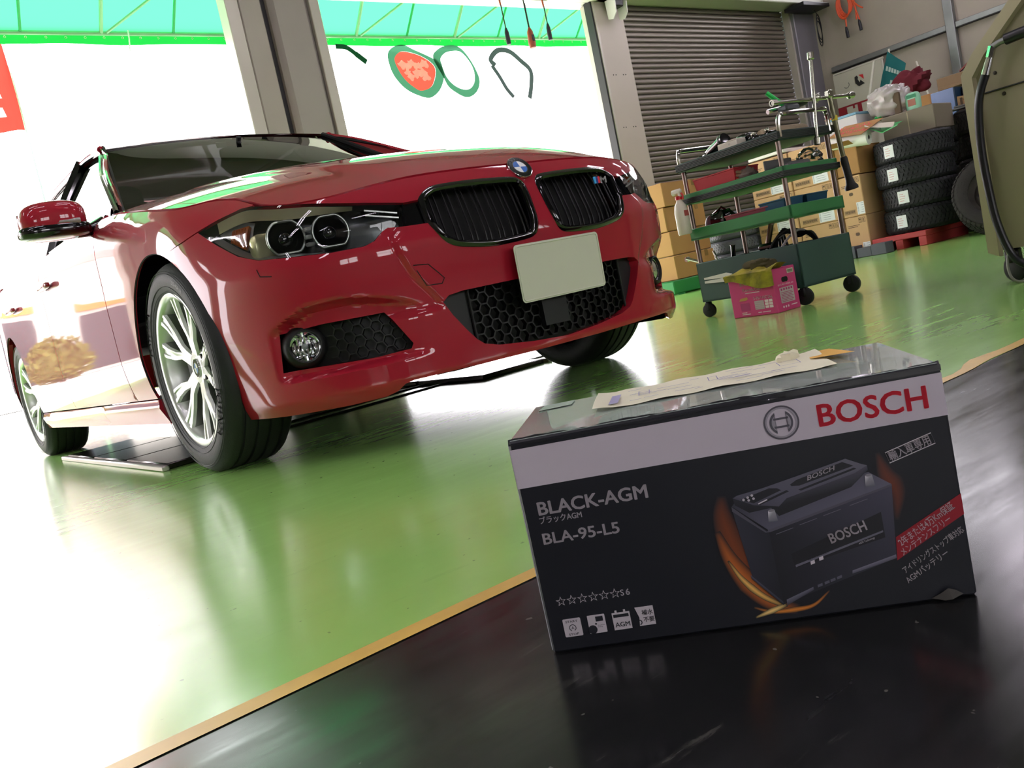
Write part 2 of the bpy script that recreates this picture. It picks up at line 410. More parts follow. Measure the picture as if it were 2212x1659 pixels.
# header housing over the shutter and bay, motor bracket
hd = struct('header_box', M().box((7.6, YF-.16, 3.58), (5.0, .30, .53), .01), PALE, label='pale shutter housing above the shutter')
br = thing('shutter_bracket', 'white shutter end bracket with black motor at top of the cream post', 'bracket', (5.98, YF-.16, 3.2))
for s in (-.09, .09):
    M().prism([(-.02, .10), (-.09, .06), (-.08, -.06), (-.02, -.12), (.05, -.10), (.06, .10)], .012, Matrix.Translation((s, 0, 0)) @ Matrix.Rotation(PI/2, 4, 'Z') @ Matrix.Rotation(PI/2, 4, 'X')).build('bracket_cheek', mat('bracket_white', '#d9d7d0', .4), br)
M().box((0, 0, .06), (.15, .13, .10), .012).build('motor', mat('motor_black', '#17181a', .45), br)
M().box((0, 0, .125), (.40, .22, .02), .004).build('mount_plate', mat('motor_black', '#17181a', .45), br)
bb = M().box((9.55, YF-.30, 3.26), (.62, .30, .05), .005).build('black_motor_plate', mat('motor_black', '#17181a', .45)); tag(bb, 'black motor plate under the shutter housing by the corner column', 'plate')
cu = M()
for k in range(3):
    cu.tube([(9.72+.05*math.cos(2*PI*i/24)+.015*k, YF-.33+.012*k, 3.0+.17*math.sin(2*PI*i/24)-.04*k) for i in range(24)], .006, 5, closed=True)
cu.tube([(9.70, YF-.30, 3.25), (9.71, YF-.32, 3.2), (9.72, YF-.33, 3.15)], .006, 5)
tag(cu.build('cable_coil', mat('cable_black', '#141416', .5)), 'loops of black cable hanging below the shutter housing', 'cable')
# ceiling fluorescent fixtures, all out of view, several added to brighten the room
TUBE = mat('lit_tube', '#ffffff', .5, emis=('#fbeeff', 26.))
FIX = mat('fixture_white', '#dcdcd8', .5)
def lamp(x, y, z=3.95, l=1.25, alongx=True):
    t = thing('unseen_ceiling_lamp', 'unseen twin tube fluorescent lamp on the workshop ceiling', 'lamp', (x, y, z), 0 if alongx else PI/2, 'fluorescent lamps on the workshop ceiling')
    M().prism([(-.12, .10), (-.05, .25), (.05, .25), (.12, .10)], l, Matrix.Translation((-l/2, 0, 0)) @ Matrix.Rotation(PI/2, 4, 'Z') @ Matrix.Rotation(PI/2, 4, 'X')).build('lamp_body', FIX, t)
    for s in (-.06, .06): M().cyl((-l/2+.03, s, .075), (l/2-.03, s, .075), .016, seg=10).build('lamp_tube', TUBE, t)
for (x, y) in ((-5, -4.5), (-1.5, -4.5), (2.0, -4.5), (5.5, -4.5), (-5, -1.6), (-1.6, -1.2), (2.2, -1.2), (5.5, -1.2), (8.3, -1.2), (2.2, 1.8), (5.6, 1.8), (8.4, 1.8), (-5, 1.8), (7.2, .2), (7.2, 3.0), (8.8, -.2), (-1.9, .4), (.4, .2), (.4, -1.2), (-3.4, -1.4)): lamp(x, y)  # last entries are extra lamps, added to brighten the wall side, bonnet and floor
# floor grate joint and lift plates under the car
PLATE = mat('lift_plate_steel', '#3a3638', .18, .85, noise=(7, .5, '#5e5456'))
lp = thing('lift_plates', 'dark polished steel lift plates set in the floor between the wheels', 'lift plate', (0, 0, 0))
for k, (a, b) in enumerate(((.42, .98), (1.0, 1.56), (1.58, 2.14))):
    M().box((-.70, (a+b)/2, .012), (.36, b-a, .022), .004).build('plate', PLATE, lp)
    M().box((.70, (a+b)/2, .012), (.36, b-a, .022), .004).build('plate', PLATE, lp)
for s in (-1, 1): M().box((s*.895, 1.28, .010), (.025, 1.78, .02), .004).build('plate_edge', mat('edge_bright', '#b9b3b0', .3, .6), lp)
gj = M().box((.45, .72, .003), (2.2, .012, .007)).build('floor_joint', mat('joint_black', '#0d0d0e', .5)); gj['kind'] = 'structure'
gj = M().box((.25, .92, .003), (1.3, .010, .007)).build('floor_joint', mat('joint_black', '#0d0d0e', .5)); gj['kind'] = 'structure'

# ================================================================== OUTSIDE
AWN = cloth_light('awning_green_fabric', '#2b8252', '#2f8c54', .8)
VAL = cloth_light('awning_valance_green', '#0c5a1c', '#0e6a22', .75)
POLE = mat('awning_pole', '#7fae86', .4, .3)
aw = thing('awning', 'translucent green awning with pipe frame outside the bay openings', 'awning', (0, 0, 0))
ya, za, yb, zb_ = YF+.25, 3.95, 5.22, 3.275
nseg = 16
for k in range(nseg):      # fabric panels between the ribs
    xa, xb = -8+1.25*k, -8+1.25*(k+1)
    rows = []
    for i in range(6):
        t = i/5; rows.append([(xa+(xb-xa)*j/6, ya+(yb-ya)*t, za+(zb_-za)*t-.012*math.sin(PI*j/6)*math.sin(PI*t)) for j in range(7)])
    M().grid(rows).build('fabric_panel', AWN, aw, 60)
    M().tube([(xa, ya, za-.03), (xa, yb, zb_-.02)], .017, 8).build('rib', POLE, aw)
    M().tube([(xa+.62, ya, za-.03), (xa+.62, yb, zb_-.02)], .012, 6).build('rib', mat('rib_green', '#1f9a52', .5), aw)
    M().tube([(xa+.04, yb-.02, zb_-.02), (xa+.85, ya+.1, za-.22)], .012, 6).build('strut', POLE, aw)
M().tube([(-8, yb, zb_-.02), (12, yb, zb_-.02)], .018, 8).build('front_pipe', POLE, aw)
mb = M(); rows = [[], []]
for i in range(401):
    x = -8+20*i/400; rows[0].append((x, yb+.02, zb_+.03)); rows[1].append((x, yb+.02+.006*math.sin(x*9), zb_-.105+.006*math.sin(x*5)))
mb.grid(rows); mb.build('valance', VAL, aw, 60)
mb = M()
for i in range(130): mb.lathe([(.006, 0), (.011, .001), (.011, -.001), (.006, 0)], (-8+20*i/130, yb+.012, zb_-.05), (0, -1, 0), 8)
o = mb.build('eyelets', mat('brass', '#b9c7a0', .3, .7), aw); o['kind'] = 'stuff'
rp = M(); rp.tube([(.97, yb-.03, zb_+.0), (.96, yb-.04, 3.20), (.945, yb-.03, 3.10)], .006, 6)
tag(rp.build('awning_rope', mat('rope_white', '#dfe3dc', .8)), 'short white rope hanging from the awning pipe left of the pillar', 'rope')
# printed sheet hanging below the awning in the second bay (seen from behind)
SHEET = cloth_light('white_banner_cloth', '#ffffff', '#ffffff', .75)
RINGG = cloth_light('banner_green_ink', '#28543c', '#336248', .5)
REDI = cloth_light('banner_red_ink', '#b02a20', '#c03c2e', .6)
bn = thing('banner', 'white banner with linked green ovals, one filled red, hanging under the awning', 'banner', (0, yb+.05, 0))
bx0, bx1, bz0, bz1 = 2.75, 6.75, 2.45, 3.17
mb = M(); mb.grid([[(bx0+(bx1-bx0)*i/40, .015*math.sin(i*.7), z) for i in range(41)] for z in (bz0, (bz0+bz1)/2, bz1)]); mb.build('banner_cloth', SHEET, bn, 60)
def oval2(outer, inner, fill=None, dy=0.):
    A = [(x, -.03, z) for x, z in [tuple(p)[:2] for p in catmull([(a, b, 0) for a, b in outer], 4, True)]]; N_ = 60
    def rs(L):
        C_ = (sum(p[0] for p in L)/len(L), sum(p[2] for p in L)/len(L)); o = []
        an = sorted((math.atan2(p[2]-C_[1], p[0]-C_[0]), p) for p in L); aa = [q[0] for q in an]
        for i in range(N_):
            t = -PI+2*PI*i/N_; o.append((float(np.interp(t, aa, [q[1][0] for q in an], period=2*PI)), -.03, float(np.interp(t, aa, [q[1][2] for q in an], period=2*PI))))
        return o
    B_ = [(x, -.03, z) for x, z in [tuple(p)[:2] for p in catmull([(a, b, 0) for a, b in inner], 4, True)]]; A, B_ = rs(A), rs(B_)
    M().add([(x, y-dy, z) for x, y, z in A+B_], [(i, (i+1) % N_, N_+(i+1) % N_, N_+i) for i in range(N_)]).build('green_oval', RINGG, bn, 0)
    if fill: M().add([(x, -.028, z) for x, y, z in B_], [tuple(range(N_))]).build('oval_fill', fill, bn, 0)
oval2([(3.6, 3.09), (3.69, 3.16), (3.82, 3.18), (3.94, 3.13), (4.11, 3.06), (4.22, 3.0), (4.27, 2.9), (4.25, 2.8), (4.17, 2.69), (4.06, 2.62), (3.97, 2.61), (3.82, 2.66), (3.71, 2.73), (3.62, 2.85), (3.59, 2.97)], [(3.67, 3.03), (3.73, 3.09), (3.81, 3.11), (3.99, 3.07), (4.13, 2.99), (4.17, 2.91), (4.12, 2.79), (4.05, 2.72), (3.92, 2.69), (3.84, 2.73), (3.75, 2.81), (3.69, 2.92)], REDI)
oval2([(4.16, 3.04), (4.25, 3.13), (4.37, 3.17), (4.5, 3.17), (4.58, 3.13), (4.65, 3.04), (4.71, 2.92), (4.74, 2.79), (4.69, 2.68), (4.59, 2.61), (4.48, 2.6), (4.36, 2.66), (4.28, 2.73), (4.24, 2.84)], [(4.26, 3.03), (4.34, 3.09), (4.45, 3.11), (4.55, 3.1), (4.63, 3.02), (4.68, 2.91), (4.67, 2.79), (4.61, 2.71), (4.52, 2.68), (4.41, 2.71), (4.33, 2.77), (4.28, 2.85), (4.26, 2.96)], None, .012)
mb = M(); mb.tube(catmull([(5.02, -.03, 2.95), (4.97, -.03, 3.02), (5.10, -.03, 3.12), (5.27, -.03, 3.11), (5.42, -.03, 3.00), (5.54, -.03, 2.88), (5.50, -.03, 2.70), (5.44, -.03, 2.56)], 6), .03, 6); mb.tube(catmull([(4.97, -.03, 2.95), (5.05, -.03, 2.82), (5.12, -.03, 2.68), (5.20, -.03, 2.58)], 6), .025, 6); mb.v = [(x, -.03+(y+.03)*.1, z) for x, y, z in mb.v]; mb.build('grey_figure_outline', cloth_light('banner_grey_ink', '#626a6e', '#707a7a', .5), bn, 60)
mb = M(); mb.tube(catmull([(3.0, -.03, 3.16), (3.12, -.03, 3.15), (3.22, -.03, 3.08), (3.32, -.03, 3.00)], 6), [.025]*12+[.03]*7, 6); mb.v = [(x, -.03+(y+.03)*.1, z) for x, y, z in mb.v]; mb.build('green_arc', RINGG, bn, 60)
for k, (x, z, r_) in enumerate(((3.75, 2.965, .052), (3.81, 2.945, .045), (3.86, 2.98, .05), (3.94, 2.955, .048), (4.03, 2.975, .055), (3.80, 2.88, .04), (3.83, 2.835, .045), (3.91, 2.87, .055), (3.98, 2.88, .055), (4.02, 2.83, .05))):
    M().add([(x+r_*(1+.3*math.sin(3*a+k))*math.cos(a), -.036-.0003*k, z+r_*.8*(1+.3*math.cos(4*a+k))*math.sin(a)) for a in [2*PI*i/18 for i in range(18)]], [tuple(range(18))]).build('faded_letter', SHEET, bn, 0)
# red roadside flags, planting and a shop across the road
RF = cloth_light('flag_red_cloth', '#a3261f', '#b0352b', .5)
for k, (x, y, z0, z1) in enumerate(((.30, 8.0, 3.2, 4.26),)):
    t = thing('roadside_flag', 'red roadside flag hanging at the left edge of the frame', 'flag', (x, y, 0))
    M().grid([[(-.30+.55*i/8, .05*math.sin(i*1.1+j*.4), z1-(z1-z0)*j/8) for i in range(9)] for j in range(9)]).build('flag_cloth', RF, t, 60); M().cyl((.27, 0, 0), (.27, 0, z1+.1), .015, seg=8).build('flag_pole', POLE, t)
    mb = M()
    for j in range(3): plate2([(-.16, z0+.12+.2*j), (.10, z0+.14+.2*j), (.08, z0+.24+.2*j), (-.10, z0+.25+.2*j)], (0, -.07, 0), (1, 0, 0), (0, 0, 1), .0, mb)
    mb.build('flag_print', SHEET, t, 0)
bld = thing('shop_building', 'pale shop building with red fascia across the road', 'building', (0, 30, 0))
M().box((-6, 0, 3.0), (34, 6, 6.0)).build('shop_wall', mat('shop_white', '#d8d4cc', .8), bld); M().box((-6, -3.06, 5.4), (34, .12, .9)).build('red_fascia', mat('fascia_red', '#dba49e', .6), bld)
for k in range(8):
    M().box((-20+4*k, -3.03, 1.5), (2.6, .08, 2.4)).build('shop_window', mat('shop_glass', '#3a4248', .1), bld); M().box((-20+4*k, -3.10, 3.0), (2.8, .12, .25)).build('window_awning', mat('fascia_orange', '#d98a4a', .6), bld)
for k, (x, y, s) in enumerate(((-7.2, 15, .85), (-11.5, 19, 1.3), (-4.6, 21, .9))):
    t = thing('roadside_shrub', ('olive clipped shrub at the roadside, nearest the forecourt', 'tallest olive shrub at the roadside', 'olive shrub in front of the pale shop')[k], 'shrub', (x, y, 0)); rnd = random.Random(k); mb = M()
    for i in range(900):
        a, b = rnd.random()*2*PI, math.acos(2*rnd.random()-1); r_ = s*(.75+.3*rnd.random()); c = V(r_*math.sin(b)*math.cos(a), r_*math.sin(b)*math.sin(a), max(.1, s*1.0+r_*math.cos(b)*.9)); d = V(rnd.random()-.5, rnd.random()-.5, rnd.random()-.5).normalized()*.12*s; e = d.cross(V(rnd.random(), rnd.random(), .3)).normalized()*.07*s
        mb.add([c-d, c+e, c+d, c-e], [(0, 1, 2, 3)])
    o = mb.build('foliage', mat('olive_leaf', '#7c7a34', .7, noise=(3, .5, '#5f6428')), t, 0); o['kind'] = 'stuff'; M().cyl((0, 0, 0), (0, 0, s), .08, .05, 8).build('trunk', CB2 if 'CB2' in globals() else mat('bark', '#5a4634', .9), t); M().blob((0, 0, s), (s*.7, s*.7, s*.7)).build('inner_mass', mat('olive_leaf', '#7c7a34', .7), t)

# ================================================================== CAR
# body sheet S1(u, z): u runs round the car from the middle of the nose, z is height; bonnet surface B(x, y)
def spl(xs,ys):
    xs=np.array(xs,float);ys=np.array(ys,float);n=len(xs)
    d=np.diff(ys)/np.diff(xs);m=np.empty(n);m[0]=d[0];m[-1]=d[-1]
    for k in range(1,n-1):
        m[k]=0 if d[k-1]*d[k]<=0 else 2*d[k-1]*d[k]/(d[k-1]+d[k])
    def f(x):
        x=min(max(float(x),xs[0]),xs[-1])
        i=min(max(int(np.searchsorted(xs,x))-1,0),n-2);h=xs[i+1]-xs[i];t=(x-xs[i])/h
        return float((2*t**3-3*t*t+1)*ys[i]+(t**3-2*t*t+t)*h*m[i]+(3*t*t-2*t**3)*ys[i+1]+(t**3-t*t)*h*m[i+1])
    return f
def sm(a,b,x):
    t=min(max((x-a)/(b-a),0.),1.);return t*t*(3-2*t)
PLAN=[(0,-.80),(.25,-.788),(.45,-.750),(.6,-.69),(.70,-.61),(.78,-.50),(.84,-.355),(.876,-.2),(.893,0.0),(.898,.35),(.90,.8),(.903,1.5),(.905,2.4),(.900,2.9),(.875,3.3),(.80,3.62),(.62,3.80),(.30,3.855),(0,3.865)]
def catpts(P,n=24):
    P=[np.array(p,float) for p in P];o=[]
    for i in range(len(P)-1):
        a=P[max(i-1,0)];b=P[i];c=P[i+1];d=P[min(i+2,len(P)-1)]
        if i==0:a=2*b-c; 
        for k in range(n):
            t=k/n;o.append(.5*((2*b)+(c-a)*t+(2*a-5*b+4*c-d)*t*t+(-a+3*b-3*c+d)*t**3))
    o.append(P[-1]);return np.array(o)
PC=catpts([(-.25,-.788)]+PLAN)[24:]
PA=np.r_[0,np.cumsum(np.hypot(*np.diff(PC,axis=0).T))]
def plan(a):
    x=np.interp(a,PA,PC[:,0]);y=np.interp(a,PA,PC[:,1])
    e=.004;dx=np.interp(a+e,PA,PC[:,0])-np.interp(a-e,PA,PC[:,0]);dy=np.interp(a+e,PA,PC[:,1])-np.interp(a-e,PA,PC[:,1])
    if a<e:dx,dy=1,0.
    l=math.hypot(dx,dy);return x,y,dy/l,-dx/l   # outward normal
KC=int(np.argmax(PC[:,0]>.84))
def u_of_y(y): return float(np.interp(y,PC[:400,1],PA[:400]))
def u_of_x(x): return float(np.interp(abs(x),PC[:KC+60,0],PA[:KC+60]))*(1 if x>=0 else -1)
nose=spl([.10,.15,.19,.25,.40,.52,.60,.68,.72,.76,.82],[.06,.025,.006,.006,.005,.0,.020,.050,.075,.11,.19])
side=spl([.10,.17,.22,.30,.42,.58,.68],[.075,.055,.035,.012,.0,.0,.002])
shoul=spl([-.30,-.16,-.10,-.06,-.03,-.01,.0,.02],[0,.002,.008,.020,.038,.060,.080,.12])
zs=spl([-.8,-.67,-.57,-.45,-.35,-.2,0,.25,.5,.9,1.6,2.6,3.2,3.8],[.60,.61,.648,.705,.745,.79,.838,.885,.92,.945,.965,.985,.99,.98])
cen=spl([-.76,-.71,-.67,-.588,-.5,-.35,-.2,.1,.4,.6],[.70,.731,.752,.786,.816,.857,.887,.943,.982,1.0])
CREASE=spl([.36,.372,.47,.553,.58,.62],[.39,.395,.457,.480,.455,.44])
ZTOP=spl([.40,.43,.50,.60,.66,.71,.745,.78],[.372,.378,.400,.424,.431,.429,.412,.385])
def B(x,y):
    c=cen(y);k=c-zs(y);s=min(abs(x)/.80,1.15)
    z=c-k*s**2.5
    # power dome creases running back from the grille
    xb=.36+.16*(y+.7)
    z-=.010*sm(xb-.02,xb+.05,abs(x))*sm(-.72,-.45,y)-.006*sm(-.72,-.45,y)
    return z
def off(a,x,y,z):
    w=sm(-.50,-.15,y)
    o=(1-w)*nose(z)+w*side(z)
    if w>0:o+=w*shoul(z-zs(y))
    if y<-.3:
        if z<.62 and z>.34:
            xc=CREASE(z);o+=.010*sm(xc-.008,xc+.016,x)*sm(.62,.58,z)*(1-sm(.60,.80,x))*sm(.34,.37,z)
        # recess round the fog lamp opening
        zt=ZTOP(x)
        o+=.036*sm(.42,.60,x)*(1-sm(.760,.790,x))*sm(zt+.004,zt-.020,z)*sm(.236,.254,z)
    return o
def S1(u,z):
    s=1 if u>=0 else -1;a=abs(u);x,y,nx,ny=plan(a);o=off(a,x,y,z)
    return np.array([s*(x-o*nx),y-o*ny,z])
def N1(u,z):
    e=.003;a=S1(u+e,z)-S1(u-e,z);b=S1(u,z+e)-S1(u,z-e);n=np.cross(a,b);return n/np.linalg.norm(n)

def zI(u):
    """height at which the body sheet meets the bonnet surface"""
    a,b=None,None;z=.60
    while z<.98:
        p=S1(u,z)
        if z>=B(p[0],p[1]):
            lo,hi=z-.01,z
            for _ in range(12):
                m=(lo+hi)/2;p=S1(u,m)
                if m>=B(p[0],p[1]):hi=m
                else:lo=m
            return hi
        z+=.01
    return zs(plan(abs(u))[1])

RED = mat('crimson_paint', '#9c1428', .55, 0., 1., .15, noise=(900, .2, '#800d20'))
BLK = mat('gloss_black', '#050507', .12, 0, .6)
MBLK = mat('matt_black_plastic', '#0b0b0d', .55)
RUB = mat('black_rubber', '#19191c', .6, bump=(180, .12))
CHR = mat('chrome', '#d8d8da', .07, 1.)
SILV = mat('alloy_silver', '#d6d7d4', .33, .55, .5)
GREYM = mat('alloy_pocket_grey', '#73766f', .35, .8, .3)
UNDER = mat('underbody_black', '#060607', .8)
GLASSD = thin_glass('tinted_windscreen', (.07, .07, .075), 0., 1.0)
GLASSC = thin_glass('clear_lens', (.93, .95, .95), 0., 1.1)
GLASSS = thin_glass('privacy_glass', (.05, .05, .055), 0., 1.1)
AMB = mat('amber_plastic', '#b8521a', .2, 0, .8)
WHT = mat('print_white', '#e8e8e6', .5)
def inpoly(P, poly):
    x, y = P[:, 0], P[:, 1]; r = np.zeros(len(P), bool); n = len(poly)
    for i in range(n):
        x0, y0 = poly[i]; x1, y1 = poly[(i+1) % n]
        c = ((y0 > y) != (y1 > y)); 
        with np.errstate(all='ignore'): r ^= c & (x < (x1-x0)*(y-y0)/(y1-y0)+x0)
    return r
def dense(poly, d):
    o = []
    for i in range(len(poly)):
        a, b = np.array(poly[i], float), np.array(poly[(i+1) % len(poly)], float)
        k = max(1, int(np.ceil(np.hypot(*(b-a))/d)))
        for j in range(k): o.append(tuple(a+(b-a)*j/k))
    return o
def panel(name, outer, holes, fn, m, parent, step=.02, depth=.012, hdepth=.03, smooth=30, flip=False, dep_n=True):
    """sheet-metal panel: outline with holes in surface coordinates, mapped by fn to 3D, edges folded inwards"""
    loops = [dense(outer, step)]+[dense(h, step*.8) for h in holes]
    pts = []; edges = []
    for l in loops:
        n0 = len(pts); pts += l; edges += [(n0+i, n0+(i+1) % len(l)) for i in range(len(l))]
    o = np.array(loops[0]); lo, hi = o.min(0), o.max(0)
    gx, gy = np.meshgrid(np.arange(lo[0]+step*.5, hi[0], step), np.arange(lo[1]+step*.5, hi[1], step)); G = np.c_[gx.ravel(), gy.ravel()]
    k = inpoly(G, outer)
    for h in holes: k &= ~inpoly(G, h)
    G = G[k]; bp = np.array(pts)
    d = np.array([np.min(np.hypot(*(bp-g).T)) for g in G]) if len(G) else np.zeros(0)
    G = G[d > step*.45]
    allp = [Vector(p) for p in pts]+[Vector(g) for g in G]
    vo, _, fo, _, _, _ = delaunay_2d_cdt(allp, edges, [], 0, 1e-6)
    vo = np.array([tuple(v) for v in vo]); fo = [tuple(f) for f in fo if len(f) == 3]
    cen_ = np.array([vo[list(f)].mean(0) for f in fo]); k = inpoly(cen_, outer)
    for h in holes: k &= ~inpoly(cen_, h)
    fo = [f for f, kk in zip(fo, k) if kk]
    mb = M(); P3 = [fn(*p) for p in vo]; mb.add(P3, [f[::-1] if flip else f for f in fo])
    for li, l in enumerate(loops):
        dp = depth if li == 0 else hdepth
        if dp <= 0: continue
        A = []; Bq = []
        for (a, b) in l:
            p = np.array(fn(a, b)); e = .004
            n = np.cross(np.array(fn(a+e, b))-np.array(fn(a-e, b)), np.array(fn(a, b+e))-np.array(fn(a, b-e))); n /= np.linalg.norm(n)
            if flip: n = -n
            A.append(tuple(p)); Bq.append(tuple(p-n*dp))
        mb.grid([A+[A[0]], Bq+[Bq[0]]])
    return mb.build(name, m, parent, smooth)
mir = lambda L: [(-a, b) for a, b in L]
def sym(half):          # half outline from centre top to centre bottom on the +u side -> closed loop
    return half+mir(half[::-1])
car = thing('car', 'crimson red sedan with black kidney grille and blank number plate', 'car')
UC, ZC, RA, RZ = 1.415, .322, .338, .372
UR = u_of_y(2.81)
def arc(uc, a0, a1, n=22, r=RA): return [(uc+r*math.cos(math.radians(a0+(a1-a0)*i/n)), ZC+RZ*math.sin(math.radians(a0+(a1-a0)*i/n))) for i in range(n+1)]
_K0 = [(.385, .652), (.374, .662), (.352, .676), (.32, .684), (.23, .686), (.13, .684), (.06, .680), (.036, .672), (.024, .652), (.025, .60), (.031, .55), (.042, .516), (.056, .503), (.08, .497), (.14, .493), (.212, .493), (.299, .505), (.335, .518), (.356, .538), (.380, .583)]
KID = [tuple(p) for p in catmull([(a, b, 0) for a, b in _K0], 3)]; KID = [(p[0], p[1]) for p in KID]
HLB = [(.45, .585), (.495, .590), (.512, .583), (.541, .561), (.572, .552), (.662, .553), (.784, .565), (.875, .577), (.95, .602), (1.03, .648), (1.113, .701)]   # lower edge of the headlamp
HLT = [(.433, .650), (.52, .664), (.593, .676), (.66, .688), (.725, .700), (.82, .714), (.911, .731), (.976, .737), (1.05, .722), (1.113, .701)]  # upper edge
top = [(u, zI(u)-.003) for u in (0, .05, .1, .2, .3, .4, .5, .6, .68, .735)]
half = top+HLT[:5][::-1][1:]+KID+HLB+[(1.17, .686)]+[(u, z) for u, z in arc(UC, 111, 184, 14)]+[(UC-RA+.004, .24), (UC-RA+.018, .152), (.919, .149), (.706, .147), (.60, .150), (.567, .158), (.545, .173), (.52, .178), (.376, .178), (.125, .175), (0, .175)]
INT = [(0, .387), (.2, .387), (.33, .386), (.372, .381), (.392, .366), (.372, .326), (.339, .277), (.315, .246), (.295, .230), (.25, .217), (.13, .203), (0, .195)]
FOG = [(.555, .372), (.54, .352), (.497, .275), (.505, .262), (.60, .258), (.883, .268), (.872, .372), (.74, .376)]
panel('bumper', sym(half), [sym(INT)[:-1], FOG, mir(FOG)], lambda a, b: S1(a, b), RED, car, .0065, .012, .035, 35)
# bonnet
def BP(x, y): return (x, y, B(x, y)+.001)
fr = []
for i in range(61):
    u = 2.0*i/60; p = S1(u, zI(u)); fr.append((float(p[0]), float(p[1])))
fr = [p for p in fr if p[1] < .50]
bon = [(x-.004*(1 if y > -.45 else 0), y+.004*(1 if y < -.3 else 0)) for x, y in fr]
cowl = [(x, .40+.11*(x/.8)**2) for x in np.linspace(bon[-1][0], 0, 12)][1:]
hb = bon+cowl
panel('bonnet', [(-x, y) for x, y in hb[::-1][:-1]]+hb, [], BP, RED, car, .022, .025, smooth=35)
mb = M(); mb.grid([[S1(s*.0+u, zI(abs(u))-.012)-np.array(N1(u, zI(abs(u))-.012))*.012 for u in np.linspace(-.74, .74, 40)] for s in (0,)]+[[S1(u, zI(abs(u))+.008)-np.array(N1(u, zI(abs(u))))*.02 for u in np.linspace(-.74, .74, 40)]])
mb.build('bonnet_seam_gap', UNDER, car)
# fenders, doors, rear quarters, sills, each on both sides
ftop = [(u, zI(u)-.004) for u in np.linspace(.915, 1.98, 40)]
UD = u_of_y(.60)
fend = ftop+[(UD-.004, zs(.6)-.004), (UD-.004, .252), (UC+RA-.004, .252)]+arc(UC, -8, 111.5, 26)[1:]+[(1.17, .690), (1.116, .704)]+HLT[6:9][::-1][:-1]+[(.916, .733)]
def frange(a, b, n): return [a+(b-a)*i/n for i in range(n+1)]
ud1, ud2, ud3 = u_of_y(1.64), u_of_y(2.62), u_of_y(3.78)
def ztop(u): return zs(plan(abs(u))[1])+.001
dr1 = [(u, ztop(u)) for u in frange(UD+.003, ud1-.003, 14)]+[(ud1-.003, .252), (UD+.003, .252)]
ra = arc(UR, 66, 188, 16)
dr2 = [(u, ztop(u)) for u in frange(ud1+.003, ud2-.1, 12)]+[(ud2-.06, .90)]+[(UR+RA*math.cos(math.radians(66))-.0, .80)]+ra+[(UR-RA+.01, .252), (ud1+.003, .252)]
qtr = [(u, ztop(u)) for u in frange(ud2-.1, ud3, 14)]+[(ud3, .22), (UR+RA*.93, .22)]+arc(UR, -16, 65.5, 12)+[(UR+RA*math.cos(math.radians(66))+.004, .80), (ud2-.056, .90)]
sill = [(UC+RA-.008, .247), (UR-RA+.012, .247), (UR-RA+.035, .165), (UC+RA-.03, .160)]
rear = [(ud3+.003, .95), (PA[-1]-.001, .95), (PA[-1]-.001, .22), (ud3+.003, .22)]
for sgn in (1, -1):
    g = (lambda L: L) if sgn > 0 else mir
    fn = lambda a, b: S1(a, b)
    panel('fender', g(fend), [], fn, RED, car, .022, .010, smooth=35)
    d1 = panel('front_door', g(dr1), [], fn, RED, car, .035, .012)
    d2 = panel('rear_door', g(dr2), [], fn, RED, car, .035, .012)
    panel('rear_quarter', g(qtr), [], fn, RED, car, .035, .03)
    panel('sill', g(sill), [], lambda a, b: tuple(np.array(S1(a, b))+np.array([sgn*.018*sm(.25, .22, b), 0, 0])), RED, car, .03, .02)
    panel('rear_bumper', g(rear), [], fn, RED, car, .05, .02)
    for dd, y in ((d1, 1.48), (d2, 2.42)):
        p = S1(sgn*u_of_y(y), .80)
        M().blob((p[0]+sgn*.018, y, .80), (.014, .105, .014), .6, .5).build('door_handle', RED, dd)
# panel lines: headlamp washer flap, tow-eye cover
def on_body(L, lift=.0008): return [tuple(np.array(S1(a, b))+np.array(N1(a, b))*lift) for a, b in L]
for sgn in (1, -1):
    mb = M(); g = (lambda L: L) if sgn > 0 else mir
    mb.tube(on_body(g(dense([(.882, .553), (.873, .533), (.82, .523), (.807, .543)], .02)[:-6])), .0013, 5); mb.build('washer_flap_line', UNDER, car)
M().tube(on_body(mir(dense([(.455, .478), (.413, .474), (.374, .43), (.384, .416), (.428, .419)], .02))), .0013, 5, closed=False).build('tow_cover_line', UNDER, car)
# kidney grilles
def hexmesh(inside, fn, size, mb, wall=.0032, dep=.012, lo=(-.4, .19), hi=(.4, .39), sx=1.0):
    """honeycomb bars: every hexagon edge is a thin bar standing on the surface fn(a, b, depth)"""
    done = set(); h = size*math.sqrt(3)
    for i in range(int((hi[0]-lo[0])/(1.5*size))+2):
        for j in range(int((hi[1]-lo[1])/h)+2):
            cx, cy = lo[0]+i*1.5*size*sx, lo[1]+j*h+(h/2 if i % 2 else 0)
            c6 = [(cx+size*sx*math.cos(PI/3*k), cy+size*math.sin(PI/3*k)) for k in range(6)]
            for k in range(6):
                a, b = c6[k], c6[(k+1) % 6]; mid = (round((a[0]+b[0])/2, 4), round((a[1]+b[1])/2, 4))
                if mid in done or not inside(*mid): continue
                done.add(mid); dx, dy = b[0]-a[0], b[1]-a[1]; l = math.hypot(dx, dy); nx, ny = -dy/l*wall/2, dx/l*wall/2
                q = [(a[0]+nx, a[1]+ny), (a[0]-nx, a[1]-ny), (b[0]-nx, b[1]-ny), (b[0]+nx, b[1]+ny)]
                mb.add([tuple(fn(x, y, 0.)) for x, y in q]+[tuple(fn(x, y, dep)) for x, y in q], [(0, 1, 2, 3), (0, 4, 5, 1), (1, 5, 6, 2), (2, 6, 7, 3), (3, 7, 4, 0)])
def deep(a, b, d):
    p = np.array(S1n(a, b)); return p+np.array([0, 1., 0])*d
